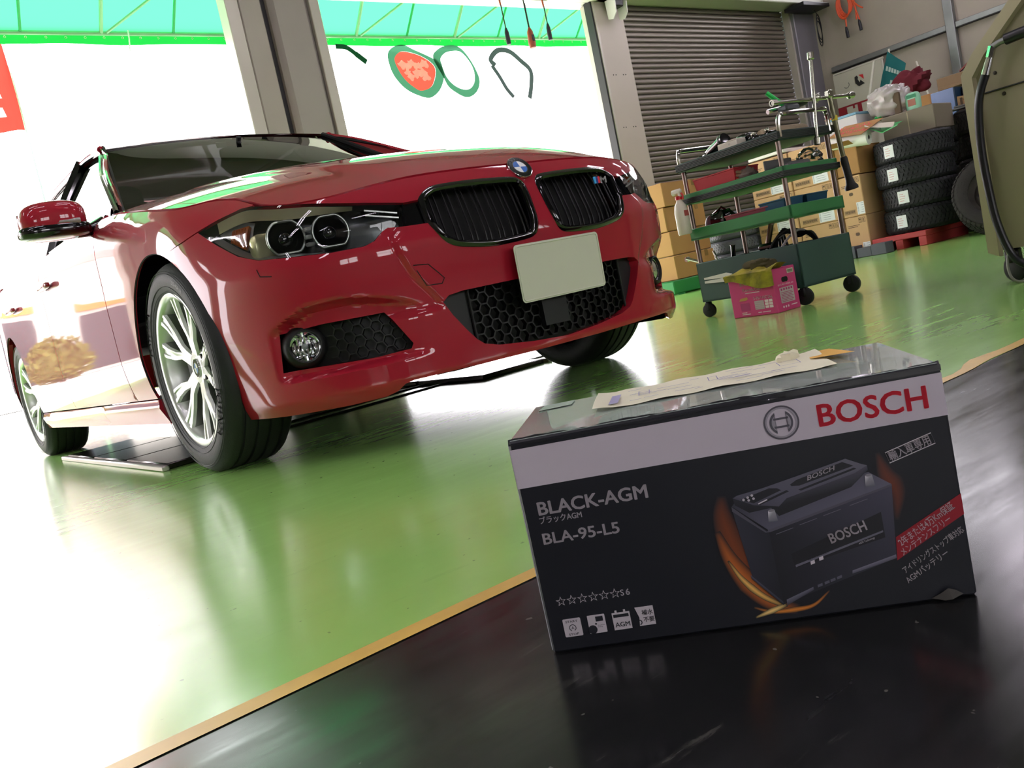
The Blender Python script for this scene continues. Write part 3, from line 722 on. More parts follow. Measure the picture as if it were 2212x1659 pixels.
def S1n(u, z):      # body sheet without the sculpted recesses
    s_ = 1 if u >= 0 else -1; x, y, nx, ny = plan(abs(u)); o = nose(z); return np.array([s_*(x-o*nx), y-o*ny, z])
KC_ = KID+[KID[0]]
for sgn in (1, -1):
    kd = empty('kidney_grille', car)
    loop = [(sgn*a, b) for a, b in dense(KID, .012)]
    mb = M(); rows = []
    prof = [(.003, -.001), (-.001, -.007), (-.008, -.010), (-.015, -.004), (-.018, .02)]   # (outward from edge, depth)
    cx_, cz_ = sgn*.20, .59
    for (o_, d_) in prof:
        r_ = []
        for i, (a, b) in enumerate(loop):
            a0, b0 = loop[i-1]; a1, b1 = loop[(i+1) % len(loop)]; tx, ty = a1-a0, b1-b0; l = math.hypot(tx, ty)+1e-9
            nx, ny = (ty/l, -tx/l)
            if (a-cx_)*nx+(b-cz_)*ny < 0: nx, ny = -nx, -ny
            r_.append(tuple(deep(a+nx*o_, b+ny*o_, d_)))
        rows.append(r_+[r_[0]])
    mb.grid(rows); mb.build('grille_frame', BLK, kd, 50)
    mb = M(); mb.grid([[tuple(deep(sgn*a, z, .07)) for a in (.02, .1, .2, .3, .385)] for z in (.48, .53, .6, .65, .70)]); mb.build('grille_back', UNDER, kd)
    for k in range(7):
        for dd in (-.008, .008):
            a = sgn*(.066+.0455*k+dd)
            zt, zb = .672, .505
            if abs(a) > .33: zt, zb = .655, .54
            ps = [tuple(deep(a, z, .016)) for z in frange(zb-.006, zt+.006, 6)]
            M().tube(ps, .0030, 6).build('grille_bar', mat('grille_bar_black', '#030304', .3), kd)
# M badge on the far grille
mb_o = deep(.262, .640, -.006); ex, ey = V(1, .06, 0), V(0, .25, 1)
BL1 = mat('badge_light_blue', '#3aa3d8', .3); BL2 = mat('badge_dark_blue', '#22357f', .3); BR1 = mat('badge_red', '#d3242c', .3)
bad = empty('motorsport_badge', car)
for k, mm in enumerate((BL1, BL2, BR1)):
    mb = M(); plate2([(.009*k, -.011), (.009*k+.0085, -.011), (.009*k+.0135, .011), (.009*k+.005, .011)], mb_o, ex, ey, .004, mb)
    plate2([(.009*k, -.011), (.009*k+.005, .011), (.009*k+.0135, .011), (.009*k+.0085, -.011)], mb_o, ex, ey, .0, mb); mb.build('badge_stripe', mm, bad, 0)
lettering('badge_letter', 'M', mb_o+np.array([.029, 0, -.011]), ex, ey, .022, SILV, bad, w=.034, bold=.03, shear=.2, lift=.004)
# black bridge between grille and headlamp
for sgn in (1, -1):
    q = [(.382, .585), (.45, .587), (.436, .648), (.384, .650)]
    panel('headlamp_bridge', [(sgn*a, b) for a, b in q], [], lambda a, b: tuple(deep(a, b, .014)), BLK, car, .02, .01)
# roundels
def roundel(parent, org, ex, ey, R_, letters=True, name='emblem'):
    e = empty(name, parent); ex, ey = Vector(ex).normalized(), Vector(ey); ey = (ey-ex*ey.dot(ex)).normalized(); n = ex.cross(ey); org = Vector(org)
    mb = M(); mb.lathe([(0, -.004), (R_, -.004), (R_, .001), (R_*.97, .0022), (R_*.93, .0018), (0, .0012)], org, n, 40); mb.build('emblem_rim', CHR, e, 40)
    mb = M(); ring2(0, 0, R_*.62, R_*.92, org, ex, ey, .0024, mb); mb.build('emblem_ring', BLK, e, 0)
    mb = M(); ring2(0, 0, R_*.56, R_*.62, org, ex, ey, .0026, mb); mb.build('emblem_inner_rim', CHR, e, 0)
    for k in range(4):
        mb = M(); plate2([(0, 0)]+circ(0, 0, R_*.57, 10, PI/2*k, PI/2*(k+1)), org, ex, ey, .0025, mb)
        mb.build('emblem_quarter', mat('emblem_blue', '#1d62b8', .25, 0, .6) if k in (1, 3) else mat('emblem_white', '#e9ecee', .25, 0, .6), e, 0)
    if letters:
        for ch, a in (('B', 125), ('M', 90), ('W', 55)):
            r_ = math.radians(a); c = (R_*.77*math.cos(r_), R_*.77*math.sin(r_)); t = r_-PI/2
            lettering('emblem_letter', ch, org+ex*(c[0]+R_*.11*math.sin(t))+ey*(c[1]-R_*.11*math.cos(t)), ex, ey, R_*.22, CHR, e, bold=.02, lift=.0032, rot=t, center=True)
    return e
pe = S1(-.006, .706); ne = N1(-.006, .706)
roundel(car, tuple(np.array(pe)+ne*.004), (1, 0, 0), tuple(np.cross(ne, [1, 0, 0])), .041)
# lower intake
it = empty('lower_intake', car)
mb = M(); mb.grid([[tuple(deep(a, z, .075)) for a in frange(-.41, .41, 10)] for z in (.17, .25, .33, .40)]); mb.build('intake_back', UNDER, it)
mb = M(); intp = sym(INT)[:-1]; npo = np.array(intp)
hexmesh(lambda a, b: abs(a) < .30 and b < .384 and b > .2+.06*abs(a) and not (-.065 < a < .03 and .235 < b < .335), lambda a, b, d: deep(a, b, .028+d), .019, mb, .004, .016, (-.31, .19), (.31, .40))
o = mb.build('honeycomb', mat('honeycomb_black', '#060608', .5), it, 0); o['kind'] = 'stuff'
for sgn in (1, -1):
    panel('intake_blank', [(sgn*a, b) for a, b in ((.305, .235), (.395, .36), (.375, .386), (.300, .386))], [], lambda a, b: tuple(deep(a, b, .03)), MBLK, it, .03, .01)
    mb = M(); mb.tube([tuple(deep(sgn*.300, z, .024)) for z in frange(.225, .386, 4)], .004, 6); mb.build('intake_post', MBLK, it)
panel('radar_cover', [(-.065, .237), (.03, .235), (.03, .333), (-.065, .335)], [], lambda a, b: tuple(deep(a, b, .012)), mat('radar_black', '#101113', .35), it, .03, .02)
# fog lamp inserts
for sgn in (1, -1):
    fg = empty('fog_lamp', car)
    fd = lambda a, b, d: np.array(S1n(a, b))-np.array([N_[0], N_[1], 0])*d
    N_ = N1(sgn*.70, .32)
    bk = [(sgn*a, b) for a, b in ((.49, .25), (.895, .255), (.895, .385), (.49, .385))]
    panel('fog_insert', bk, [], lambda a, b: tuple(fd(a, b, .085)), MBLK, fg, .03, .0)
    mb = M(); hexmesh(lambda a, b: sgn*a > .50+(b-.26)*.55 and sgn*a < .735 and .262 < b < .37, lambda a, b, d: fd(a, b, .062+d), .0175, mb, .0035, .014, (sgn*.62-.14, .25), (sgn*.62+.14, .39))
    o = mb.build('fog_honeycomb', MBLK, fg, 0); o['kind'] = 'stuff'
    ce = S1n(sgn*.787, .326); nf = V(*(np.array([sgn*.35, -.93, .0]))); nf.normalize(); ce = Vector(ce)-nf*.062
    mb = M(); mb.lathe([(.040, .012), (.044, .024), (.052, .020), (.060, .004), (.062, -.03)], ce, nf, 36); mb.build('fog_bezel', MBLK, fg, 50)
    mb = M(); mb.lathe([(0, -.028), (.015, -.024), (.030, -.010), (.040, .012)], ce, nf, 36); mb.build('fog_reflector', CHR, fg, 60)
    for k in range(6):
        t = nf.cross(V(0, 0, 1)).normalized(); mb = M(); mb.cyl(ce+t*(-.028+.0112*k)-V(0, 0, .034*math.cos((k-2.5)*.45))-nf*.008, ce+t*(-.028+.0112*k)+V(0, 0, .034*math.cos((k-2.5)*.45))-nf*.008, .0035, seg=6); mb.build('fog_facet', CHR, fg)
    mb = M(); mb.lathe([(0, 0), (.009, 0), (.009, .008), (0, .010)], ce-nf*.01, nf, 16); mb.build('fog_bulb_shield', mat('bulb_grey', '#6f7271', .4, .6), fg)
    mb = M(); mb.lathe([(0, .020), (.02, .018), (.034, .014), (.0405, .010)], ce, nf, 36); mb.build('fog_lens', GLASSC, fg, 60)
# headlamps
YEL = mat('headlamp_champagne', '#e2dcae', .3, .35)
for sgn in (1, -1):
    hl = empty('headlamp', car)
    outl = [(sgn*a, b) for a, b in HLB+HLT[::-1][1:]]
    def hdp(a, b, d): n = N1(a, b); n = np.array([n[0]*.8, n[1], n[2]*.35]); n /= np.linalg.norm(n); return np.array(S1(a, b))-n*d
    panel('headlamp_lens', outl, [], lambda a, b: S1(a, b), GLASSC, hl, .02, .0, smooth=60)
    mb = M(); L = dense(outl, .02); rows = [[tuple(hdp(a, b, d)) for a, b in L+[L[0]]] for d in (.003, .03, .075)]
    mb.grid(rows); mb.build('headlamp_housing', MBLK, hl)
    panel('headlamp_floor', [(sgn*a, b) for a, b in HLB+HLT[::-1][1:]], [], lambda a, b: tuple(hdp(a, b, .072)), mat('headlamp_grey_chrome', '#4c4f50', .25, .8), hl, .03, .0)
    # bright brow and lower bezel strips
    def strip(nm, ed, w0, w1, d0, d1, m):
        mb = M(); mb.grid([[tuple(hdp(sgn*a, b+(w0 if wz == w0 else w0+(w1-w0)*min(1., .12+max(0., a-.56)/.22)), d)) for (a, b) in ed] for wz, d in ((w0, d0), (w1, d1))]); mb.build(nm, m, hl, 60)
    T2 = [(p[0], p[1]) for p in catmull([(a, b, 0) for a, b in HLT], 4)]; B2 = [(p[0], p[1]) for p in catmull([(a, b, 0) for a, b in HLB], 4)]
    strip('headlamp_brow', [p for p in T2 if p[0] > .56 and p[0] < 1.06], -.008, -.034, .006, .026, YEL)
    strip('headlamp_bezel', [p for p in B2 if .53 < p[0] < 1.06], .003, .016, .006, .04, SILV)
    tipp = [(.93, .615), (1.06, .69), (1.0, .722), (.93, .70)]
    panel('headlamp_corner', [(sgn*a, b) for a, b in tipp], [], lambda a, b: tuple(hdp(a, b, .04)), SILV, hl, .02, .0)
    panel('turn_signal', [(sgn*a, b) for a, b in ((.945, .622), (1.005, .655), (1.0, .69), (.94, .69))], [], lambda a, b: tuple(hdp(a, b, .028)), AMB, hl, .02, .01)
    for k in range(5):
        mb = M(); mb.tube([tuple(hdp(sgn*(.952+.012*k), z, .026)) for z in (.632+.005*k, .66, .686)], .0022, 5); mb.build('turn_signal_rib', AMB, hl)
    for cu_, cz_, rr in ((.793, .624, .050), (.652, .612, .048)):
        c = Vector(hdp(sgn*cu_, cz_, .026)); nf = V(sgn*.28, -.96, .04).normalized()
        t = V(0, 0, 1).cross(nf).normalized(); b_ = nf.cross(t)
        pts = []
        for k in range(48):
            a = 2*PI*k/48; x, z = rr*math.cos(a), rr*math.sin(a); z = max(z, -rr*.80); z = min(z, rr*.9)
            pts.append(c+t*x+b_*z)
        M().tube(pts, .0040, 8, closed=True).build('corona_ring', mat('corona_plastic', '#8f938c', .12, .6, .8), hl, 60)
        M().lathe([(rr*.95, .0), (rr*.80, -.012), (rr*.70, -.03), (rr*.66, -.045)], c, nf, 32).build('projector_shroud', BLK, hl, 60)
        M().lathe([(0, .008), (rr*.35, .002), (rr*.58, -.012), (rr*.70, -.03)], c-nf*.01, nf, 32).build('projector_lens', mat('projector_glass', '#0c0e14', .02, 0, 1.), hl, 60)
    c = Vector(hdp(sgn*.722, .612, .03))
    for dz in (-.02, .0, .02): M().box(c+V(0, 0, dz), (.022, .02, .010), .003).build('corona_link', SILV, hl)
    c = Vector(hdp(sgn*.88, .63, .035))
    M().blob(c+V(0, 0, -.012), (.042, .022, .038), .7, .7).build('side_reflector', YEL, hl)
    for dz in (.0, .014): M().tube([tuple(hdp(sgn*a, .612+dz+(a-.45)*.25, .012)) for a in (.455, .50, .545)], .003, 6).build('headlamp_fin', SILV, hl)
# number plate
PL = mat('plate_cover', '#c6c4b4', .55, noise=(9, .12, '#bab8a8')); np_ = empty('number_plate', car)
yp, zp = -.824, .397
mb = M(); T = Matrix.Translation((0, yp, zp)) @ Matrix.Rotation(math.radians(90+2), 4, 'X')
mb.prism(rrect(-.165, -.0825, .165, .0825, .012), .0015, T @ Matrix.Translation((0, 0, -.0008))); mb.build('plate_sheet', PL, np_, 20)
mb = M(); lp = [T @ V(x, y, .0012) for x, y in rrect(-.160, -.0775, .160, .0775, .010)]; mb.tube(lp, .0022, 6, closed=True); mb.build('plate_rim', PL, np_)
mb = M(); mb.box((0, yp+.02, zp-.01), (.20, .03, .10), .01); mb.build('plate_bracket', MBLK, np_)
# greenhouse ---------------------------------------------------------
def rail(y):      # roof rail (x, z)
    return spl([.48, .9, 1.40, 1.7, 2.3, 2.8, 3.3], [.795, .70, .565, .560, .565, .565, .64])(y), spl([.48, .9, 1.40, 1.7, 2.3, 2.8, 3.3], [.915, 1.14, 1.352, 1.378, 1.385, 1.34, 1.12])(y)
def ws(s, t):
    c = V(.765*s, .50+.12*s*s, .925-.045*s*s); h = V(.552*s, 1.405+.01*s*s, 1.378-.022*s*s)
    p = c.lerp(h, t); p.z += .018*math.sin(PI*t)*(1-.5*s*s); return p
mb = M(); mb.grid([[tuple(ws(-1+2*j/20, i/14)) for j in range(21)] for i in range(15)]); mb.build('windscreen', GLASSD, car, 60)
for sgn in (1, -1):
    mb = M(); rows = []
    for i in range(15):
        t = i/14; a = ws(sgn*.985, t); y = .55+(1.41-.55)*t; xr, zr = rail(y); b = V(sgn*xr, y, zr); m1 = (a+b)/2+V(sgn*.012, -.008, .012)
        rows.append([tuple(a-V(0, 0, .006)), tuple(a+V(sgn*.004, 0, .006)), tuple(m1), tuple(b+V(sgn*.004, .004, 0)), tuple(b-V(sgn*.006, 0, .012))])
    mb.grid(rows); mb.build('windscreen_pillar', RED, car, 60)
    M().tube([tuple(ws(sgn*.99, t/10)+V(0, -.004, .006)) for t in range(11)], .011, 6).build('windscreen_trim', MBLK, car)
    # side glass from beltline to rail, with roof rail
    ys = frange(.62, 3.1, 30); rowb = []; rowt = []
    for y in ys:
        p = S1(sgn*u_of_y(y), zs(y)); xr, zr = rail(y); rowb.append((p[0]-sgn*.012, y, zs(y)-.01)); rowt.append((sgn*xr-sgn*.01, y, max(zr-.008, zs(y)-.005)))
    mb = M(); mid = [tuple((np.array(a)+np.array(b))/2+np.array([sgn*.016, 0, 0])) for a, b in zip(rowb, rowt)]
    mb.grid([rowb, mid, rowt]); mb.build('side_window', GLASSS, car, 60)
    M().tube([tuple(np.array(p)+np.array([sgn*.012, 0, .006])) for p in rowb], .008, 6).build('belt_trim', BLK, car)
    M().tube([(sgn*rail(y)[0], y, rail(y)[1]) for y in frange(1.38, 3.3, 24)], .016, 8).build('roof_rail', RED, car)
    M().tube([(sgn*(rail(y)[0]+.012), y+.03, rail(y)[1]-.012) for y in frange(.52, 2.9, 30)], .010, 6).build('window_frame', BLK, car)
    p0 = S1(sgn*u_of_y(1.66), zs(1.66)); x1, z1 = rail(1.78)
    M().tube([(p0[0]-sgn*.008, 1.66, .95), ((p0[0]+sgn*x1)/2+sgn*.012, 1.72, 1.17), (sgn*x1, 1.78, z1)], .028, 6).build('door_pillar', BLK, car)
mb = M(); rows = []
for i in range(13):
    y = 1.40+1.45*i/12; xr, zr = rail(y); rows.append([(xr*(-1+2*j/16), y-.0*abs(j-8), zr+.008+.038*(1-(j/8-1)**2)*min(1, .6+i*.2)) for j in range(17)])
mb.grid(rows); mb.build('roof', RED, car, 60)
mb = M(); rows = []
for i in range(6):
    y = 2.85+.5*i/5; xr, zr = rail(y); rows.append([(xr*(-1+2*j/10), y, zr+.03*(1-(j/5-1)**2)) for j in range(11)])
mb.grid(rows); mb.build('rear_window', GLASSS, car, 60)
mb = M(); rows = []
for i in range(6):
    y = 3.34+.46*i/5; rows.append([((.80-.25*(i/5)**2)*(-1+2*j/10), y+.04*(1-(j/5-1)**2), 1.06-.07*(i/5)+.03*(1-(j/5-1)**2)-.04*abs(j/5-1)**3) for j in range(11)])
mb.grid(rows); mb.build('boot_lid', RED, car, 60)
# cabin
CAB = mat('cabin_charcoal', '#17171a', .7); 
mb = M(); mb.box((0, .95, .86), (1.36, .62, .14), .05); mb.box((-.36, 1.0, .95), (.42, .28, .10), .04); mb.build('dashboard', CAB, car)
mb = M(); mb.box((0, 1.7, .50), (1.4, 2.6, .10), .02); mb.build('cabin_floor', CAB, car)
for x in (-.36, .36):
    st = empty('front_seat', car)
    mb = M(); mb.blob((x, 1.78, .60), (.25, .27, .11), .5, .5); mb.build('seat_cushion', CAB, st)
    mb = M(); mb.blob((x, 2.02, .90), (.24, .10, .32), .5, .6); mb.build('seat_backrest', CAB, st)
    mb = M(); mb.blob((x, 2.06, 1.23), (.13, .055, .085), .6, .6); mb.build('headrest', CAB, st)
mb = M(); mb.box((0, 2.95, .85), (1.30, .14, .60), .06); mb.build('rear_seat', CAB, car)
mb = M(); mb.lathe([(.17, 0), (.185, .012), (.185, -.012), (.17, 0)], (-.36*-1, 1.33, .95), (0, -.9, .45), 28); mb.build('steering_wheel', CAB, car)
im = empty('interior_mirror', car)
M().blob((.02, 1.235, 1.255), (.115, .022, .034), .5, .6).build('mirror_body', MBLK, im)
M().tube([(.02, 1.235, 1.27), (.02, 1.26, 1.315), (.02, 1.245, 1.335)], .012, 8).build('mirror_stalk', MBLK, im)
q = ws(-.06, .86); M().box(tuple(q+V(-.02, .008, -.01)), (.05, .003, .026)).build('inspection_sticker', mat('sticker_pale', '#c6cdb8', .6), car)
# wing mirrors
for sgn in (1, -1):
    wm = empty('wing_mirror', car)
    def sh(qv): return 1.-.10*max(0, qv.x*sgn)*(1 if qv.z > 0 else .3)
    mb = M(); mb.blob((sgn*.998, .625, .935), (.112, .072, .062), .62, .7, 28, 16, fn=sh); v = [(a, b, max(c, .905)) for a, b, c in mb.v]; mb.v = v
    mb.build('mirror_cap', RED, wm, 60)
    mb = M(); mb.blob((sgn*.995, .628, .893), (.120, .075, .026), .5, .7, 28, 10); mb.build('mirror_base', BLK, wm, 60)
    mb = M(); mb.tube([(sgn*.93, .63, .885), (sgn*.87, .65, .890), (sgn*.815, .67, .905)], [.022, .024, .034], 10); mb.build('mirror_arm', BLK, wm)
    mb = M(); mb.grid([[(sgn*(1.0-.02+.10*a), .549+.05*max(0, a)**3+.012*abs(b), .915+.009*b) for b in (-1, -.4, .4, 1)] for a in frange(-.6, 1.05, 8)]); mb.build('mirror_indicator', mat('indicator_clear', '#8f8a86', .2, .2, .8), wm, 60)
    mb = M(); mb.box((sgn*.995, .698, .93), (.19, .004, .09), .002); mb.build('mirror_glass', CHR, wm)
# underside, wheel-arch liners, engine-bay blackout
mb = M()
rows = []
for i in range(10):
    u = .545+.53*i/9; rows.append([tuple(S1(u, .158)), (float(S1(u, .158)[0])*.96, .0, .150)])
for sgn in (1, -1):
    mb.grid([[(sgn*r_[0][0], r_[0][1]+.015, .157) for r_ in rows], [(sgn*r_[0][0]*.97, -.30 if r_[0][1] < -.30 else r_[0][1]+.02, .150) for r_ in rows]])
mb.grid([[(x, -.70+.12*(x/.55)**2, .172) for x in frange(-.55, .55, 10)], [(x, -.2, .155) for x in frange(-.55, .55, 10)], [(x, .6, .16) for x in frange(-.55, .55, 10)], [(x*1.3, 3.6, .17) for x in frange(-.55, .55, 10)]])
mb.build('undertray', UNDER, car)
mb = M(); mb.box((0, -.30, .46), (1.02, .50, .40)); mb.box((0, .30, .55), (.98, .9, .56)); mb.build('engine_bay', UNDER, car)
for sgn in (1, -1):
    for yy in (0., 2.81):
        mb = M(); T = Matrix.Translation((sgn*.52, yy, ZC))
        mb.lathe([(.0, 0), (.358, 0), (.358, .27)], (sgn*.54, yy, ZC), (sgn, 0, 0), 40)
        mb.v = [(x, y, max(z, .20)) for x, y, z in mb.v]; mb.build('arch_liner', UNDER, car)
    mb = M(); mb.tube([tuple(np.array(S1(sgn*a, b))-np.array([sgn*.004, 0, 0])) for a, b in arc(UC, -8, 184, 40)], .0028, 6); mb.build('arch_edge', UNDER, car)
    mb = M(); mb.tube([tuple(np.array(S1(sgn*a, b))-np.array([sgn*.004, 0, 0])) for a, b in arc(UR, -8, 184, 40)], .0028, 6); mb.build('arch_edge', UNDER, car)
# wheels ---------------------------------------------------------------
TR = .330
def tyre_profile(R, r, w, grooves=4, gd=.007):
    h = w/2; p = [(r, -h*.86), (r+.012, -h*.93), (r+(R-r)*.35, -h), (r+(R-r)*.6, -h*1.0), (R-.022, -h*.93), (R-.008, -h*.83), (R-.002, -h*.74)]
    tw = h*1.44; 
    for g in range(grooves):
        c = -tw/2+tw*(g+.5+.0)/grooves; gw = .0045
        p += [(R, c-gw-.001), (R-gd, c-gw), (R-gd, c+gw), (R, c+gw+.001)]
    p += [(R-.002, h*.74), (R-.008, h*.83), (R-.022, h*.93), (r+(R-r)*.6, h), (r+(R-r)*.35, h), (r+.012, h*.93), (r, h*.86)]
    return p
def curved_text(mb, s, R_, a_mid, h, bold, x, sgn):
    vs, fs = glyphs(s, bold); W_ = max(v[0] for v in vs); k = h/.73
    out = []
    for a, b in vs:
        th = a_mid-sgn*((a-W_/2)*k)/R_*1.0; rr = R_+(b-.36)*k; out.append((x, rr*math.cos(th), rr*math.sin(th)))
    mb.add(out, fs)
def make_wheel(parent, sgn, loc):
    w_ = empty('wheel', parent, loc)
    mb = M(); mb.lathe(tyre_profile(TR, .232, .222), (0, 0, 0), (sgn, 0, 0), 96)
    for rr, xx in ((.245, .1085), (.262, .1105), (.302, .1105), (.308, .1085)):
        mb.lathe([(rr-.0012, xx), (rr, xx+.0014), (rr+.0012, xx)], (0, 0, 0), (sgn, 0, 0), 96)
    mb.build('tyre', RUB, w_, 50)
    mb = M()
    for txt, am in (('POTENZA', 30), ('POTENZA', 210)): curved_text(mb, txt, .283, math.radians(am), .026, .012, sgn*.1135, sgn)
    for txt, am in (('225/45R18', 120), ('225/45R18', 300)): curved_text(mb, txt, .285, math.radians(am), .013, .0, sgn*.1135, sgn)
    mb.build('tyre_lettering', mat('rubber_raised', '#5c5d62', .5), w_, 0)
    # rim barrel and lip
    mb = M(); mb.lathe([(.218, -.09), (.205, -.04), (.212, .05), (.219, .085), (.225, .097), (.236, .102), (.2425, .101), (.2445, .096), (.238, .086)], (0, 0, 0), (sgn, 0, 0), 72); mb.build('rim', SILV, w_, 60)
    mb = M(); mb.lathe([(0, -.02), (.165, -.02), (.165, .0), (.06, .0), (.06, .03), (0, .03)], (sgn*.0, 0, 0), (sgn, 0, 0), 48); mb.build('brake_disc', mat('disc_steel', '#5b5c5c', .35, .9), w_)
    mb = M(); mb.box((sgn*.01, .12, .05), (.07, .08, .17), .015); mb.build('brake_caliper', mat('caliper_grey', '#3b3c3e', .5, .4), w_)
    # five forked double spokes
    for k in range(5):
        th = math.radians(90+72*k+18)
        e_r = V(0, math.cos(th), math.sin(th)); e_t = V(0, -math.sin(th), math.cos(th)); ex_ = V(sgn, 0, 0)
        mb = M(); mp = M()
        for sd in (-1, 1):
            path = [(.030, sd*.009, .062), (.070, sd*.011, .070), (.098, sd*.0135, .074), (.135, sd*.036, .080), (.185, sd*.054, .087), (.228, sd*.062, .094)]
            wd = [.0145, .0145, .0155, .0185, .0225, .029]
            rows = []; rowp = []
            for (r_, t_, x_), hw in zip(path, wd):
                c = e_r*r_+e_t*t_
                gq = min(.004, max(0., (r_-.10)*.06)); rows.append([tuple(c+ex_*(x_-.010)-e_t*hw), tuple(c+ex_*x_-e_t*(hw-.003)), tuple(c+ex_*x_-e_t*hw*.42), tuple(c+ex_*(x_-gq)-e_t*hw*.25), tuple(c+ex_*(x_-gq)+e_t*hw*.25), tuple(c+ex_*x_+e_t*hw*.42), tuple(c+ex_*x_+e_t*(hw-.003)), tuple(c+ex_*(x_-.010)+e_t*hw)])
                rowp.append([tuple(c+ex_*(x_-.010)-e_t*hw), tuple(c+ex_*(x_-.055)-e_t*hw*1.15), tuple(c+ex_*(x_-.055)+e_t*hw*1.15), tuple(c+ex_*(x_-.010)+e_t*hw)])
            mb.grid(rows); mp.grid(rowp)
        # web joining the fork near the hub
        web = [(.05, .02), (.095, .022), (.115, .016)]
        mp.add([tuple(e_r*r_+e_t*sg*t_+ex_*.052) for r_, t_ in web for sg in (-1, 1)], [(0, 1, 3, 2), (2, 3, 5, 4)])
        sp = mb.build('spoke', SILV, w_, 30); mp.build('spoke_flank', GREYM, sp, 30)
        a2 = th+math.radians(36); c = V(sgn*.058, math.cos(a2)*.056, math.sin(a2)*.056)
        M().cyl(c-V(sgn*.02, 0, 0), c+V(sgn*.004, 0, 0), .010, .009, 6).build('wheel_bolt', mat('bolt_dark', '#3c3d3e', .3, .9), w_)
    mb = M(); mb.lathe([(.072, .03), (.070, .055), (.045, .066), (.034, .064), (0, .062)], (0, 0, 0), (sgn, 0, 0), 40); mb.build('hub', SILV, w_, 40)
    roundel(w_, (sgn*.066, 0, 0), (0, sgn, 0), (0, 0, 1), .030, False, 'hub_cap')
    return w_
for sgn in (1, -1):
    for yy in (0., 2.81): make_wheel(car, sgn, (sgn*.768, yy, .3285))

# ================================================================== BATTERY BOX (foreground)
bA = V(-1.239, -2.091, 0); bB = V(-.973, -2.377, 0); be = (bB-bA).normalized(); bn_ = V(-be.y, be.x, 0)   # be along the face, bn_ into the depth
BW, BH, BD = .391, .2135, .205
UP = V(0, 0, 1)
bat = thing('battery_box', 'black and white battery carton with red lettering standing on black floor', 'box', bA)
INKB = mat('carton_black_print', '#1b1d24', .42, noise=(30, .15, '#22242c'))
BANDM = mat('carton_band_print', '#c9bfcb', .5, noise=(60, .1, '#bdb3bf'))
INKW = mat('carton_white_ink', '#c6bec6', .5)
REDK = mat('carton_red_ink', '#f0344a', .5)
WRAP = mat('film_wrapped_top', '#aab4b0', .25, 0, .9, noise=(9, .5, '#8b9592'), bump=(14, .25))
PAPER = mat('cream_paper', '#e2dcc2', .7)
SUBK = mat('slip_ink', '#6a66a0', .6)
loc = lambda x, d, z: be*x+bn_*d+UP*z
def bface(pts, m, nm, lift=.0004, parent=None):
    mb = M(); plate2(pts, (0, 0, 0), be, UP, lift, mb); return mb.build(nm, m, parent or bat, 0)
# carton: chamfered shell
T = Matrix(((be.x, bn_.x, 0, 0), (be.y, bn_.y, 0, 0), (0, 0, 1, 0), (0, 0, 0, 1)))
M().box((BW/2, BD/2, BH/2), (BW, BD, BH), .0022, T).build('carton', INKB, bat, 20)
M().box((BW/2, BD/2, BH-.0002), (BW-.004, BD-.004, .0012), 0, T).build('carton_top', WRAP, bat, 0)
M().box((-.0001, BD/2, BH/2), (.0008, BD-.004, BH-.006), 0, T).build('carton_side', mat('carton_side_white', '#c9c9cf', .5), bat, 0)
mb = M(); rows = [[tuple(loc(BW*i/60, .004+.0015*math.sin(i*.5)*(1 if 12 < i < 44 else .2), BH+.0012+.0006*math.sin(i*.43)+.0004*math.sin(i*1.9))) for i in range(61)], [tuple(loc(BW*i/60, -.0006, BH-.004-.0012*abs(math.sin(i*.21)))) for i in range(61)]]
mb.grid(rows); mb.build('top_flap_edge', mat('flap_black', '#14151a', .3, 0, .6), bat, 60)
mb = M(); mb.add([tuple(loc(x, -.0007, z)) for x, z in ((.0, .2125), (.245, .2122), (.262, .2075), (.391, .2070), (.391, .2125))], [(0, 1, 2, 3, 4)]); mb.build('flap_lip', mat('flap_black', '#14151a', .3), bat, 0)
bface([(.0005, .1668), (BW-.0003, .1668), (BW-.0003, .2052), (.0005, .2052)], BANDM, 'white_band')
L_ = lambda nm, s, x, z, h, m, w=None, bold=0., rot=0., parent=None, lift=.0008, shear=0., cap=.73: lettering(nm, s, be*x+UP*z, be, UP, h, m, parent or bat, w, bold, shear, lift, rot, cap)
L_('brand_lettering', 'BOSCH', .2824, .1764, .0208, REDK, .0938, .022)
L_('product_lettering', 'BLACK-AGM', .0150, .1385, .0132, INKW, .1055, .026)
L_('subtitle_lettering', 'ブラックAGM', .0144, .1302, .0056, INKW, .0412, .018)
L_('model_lettering', 'BLA-95-L5', .0138, .1095, .0112, INKW, .0742, .022)
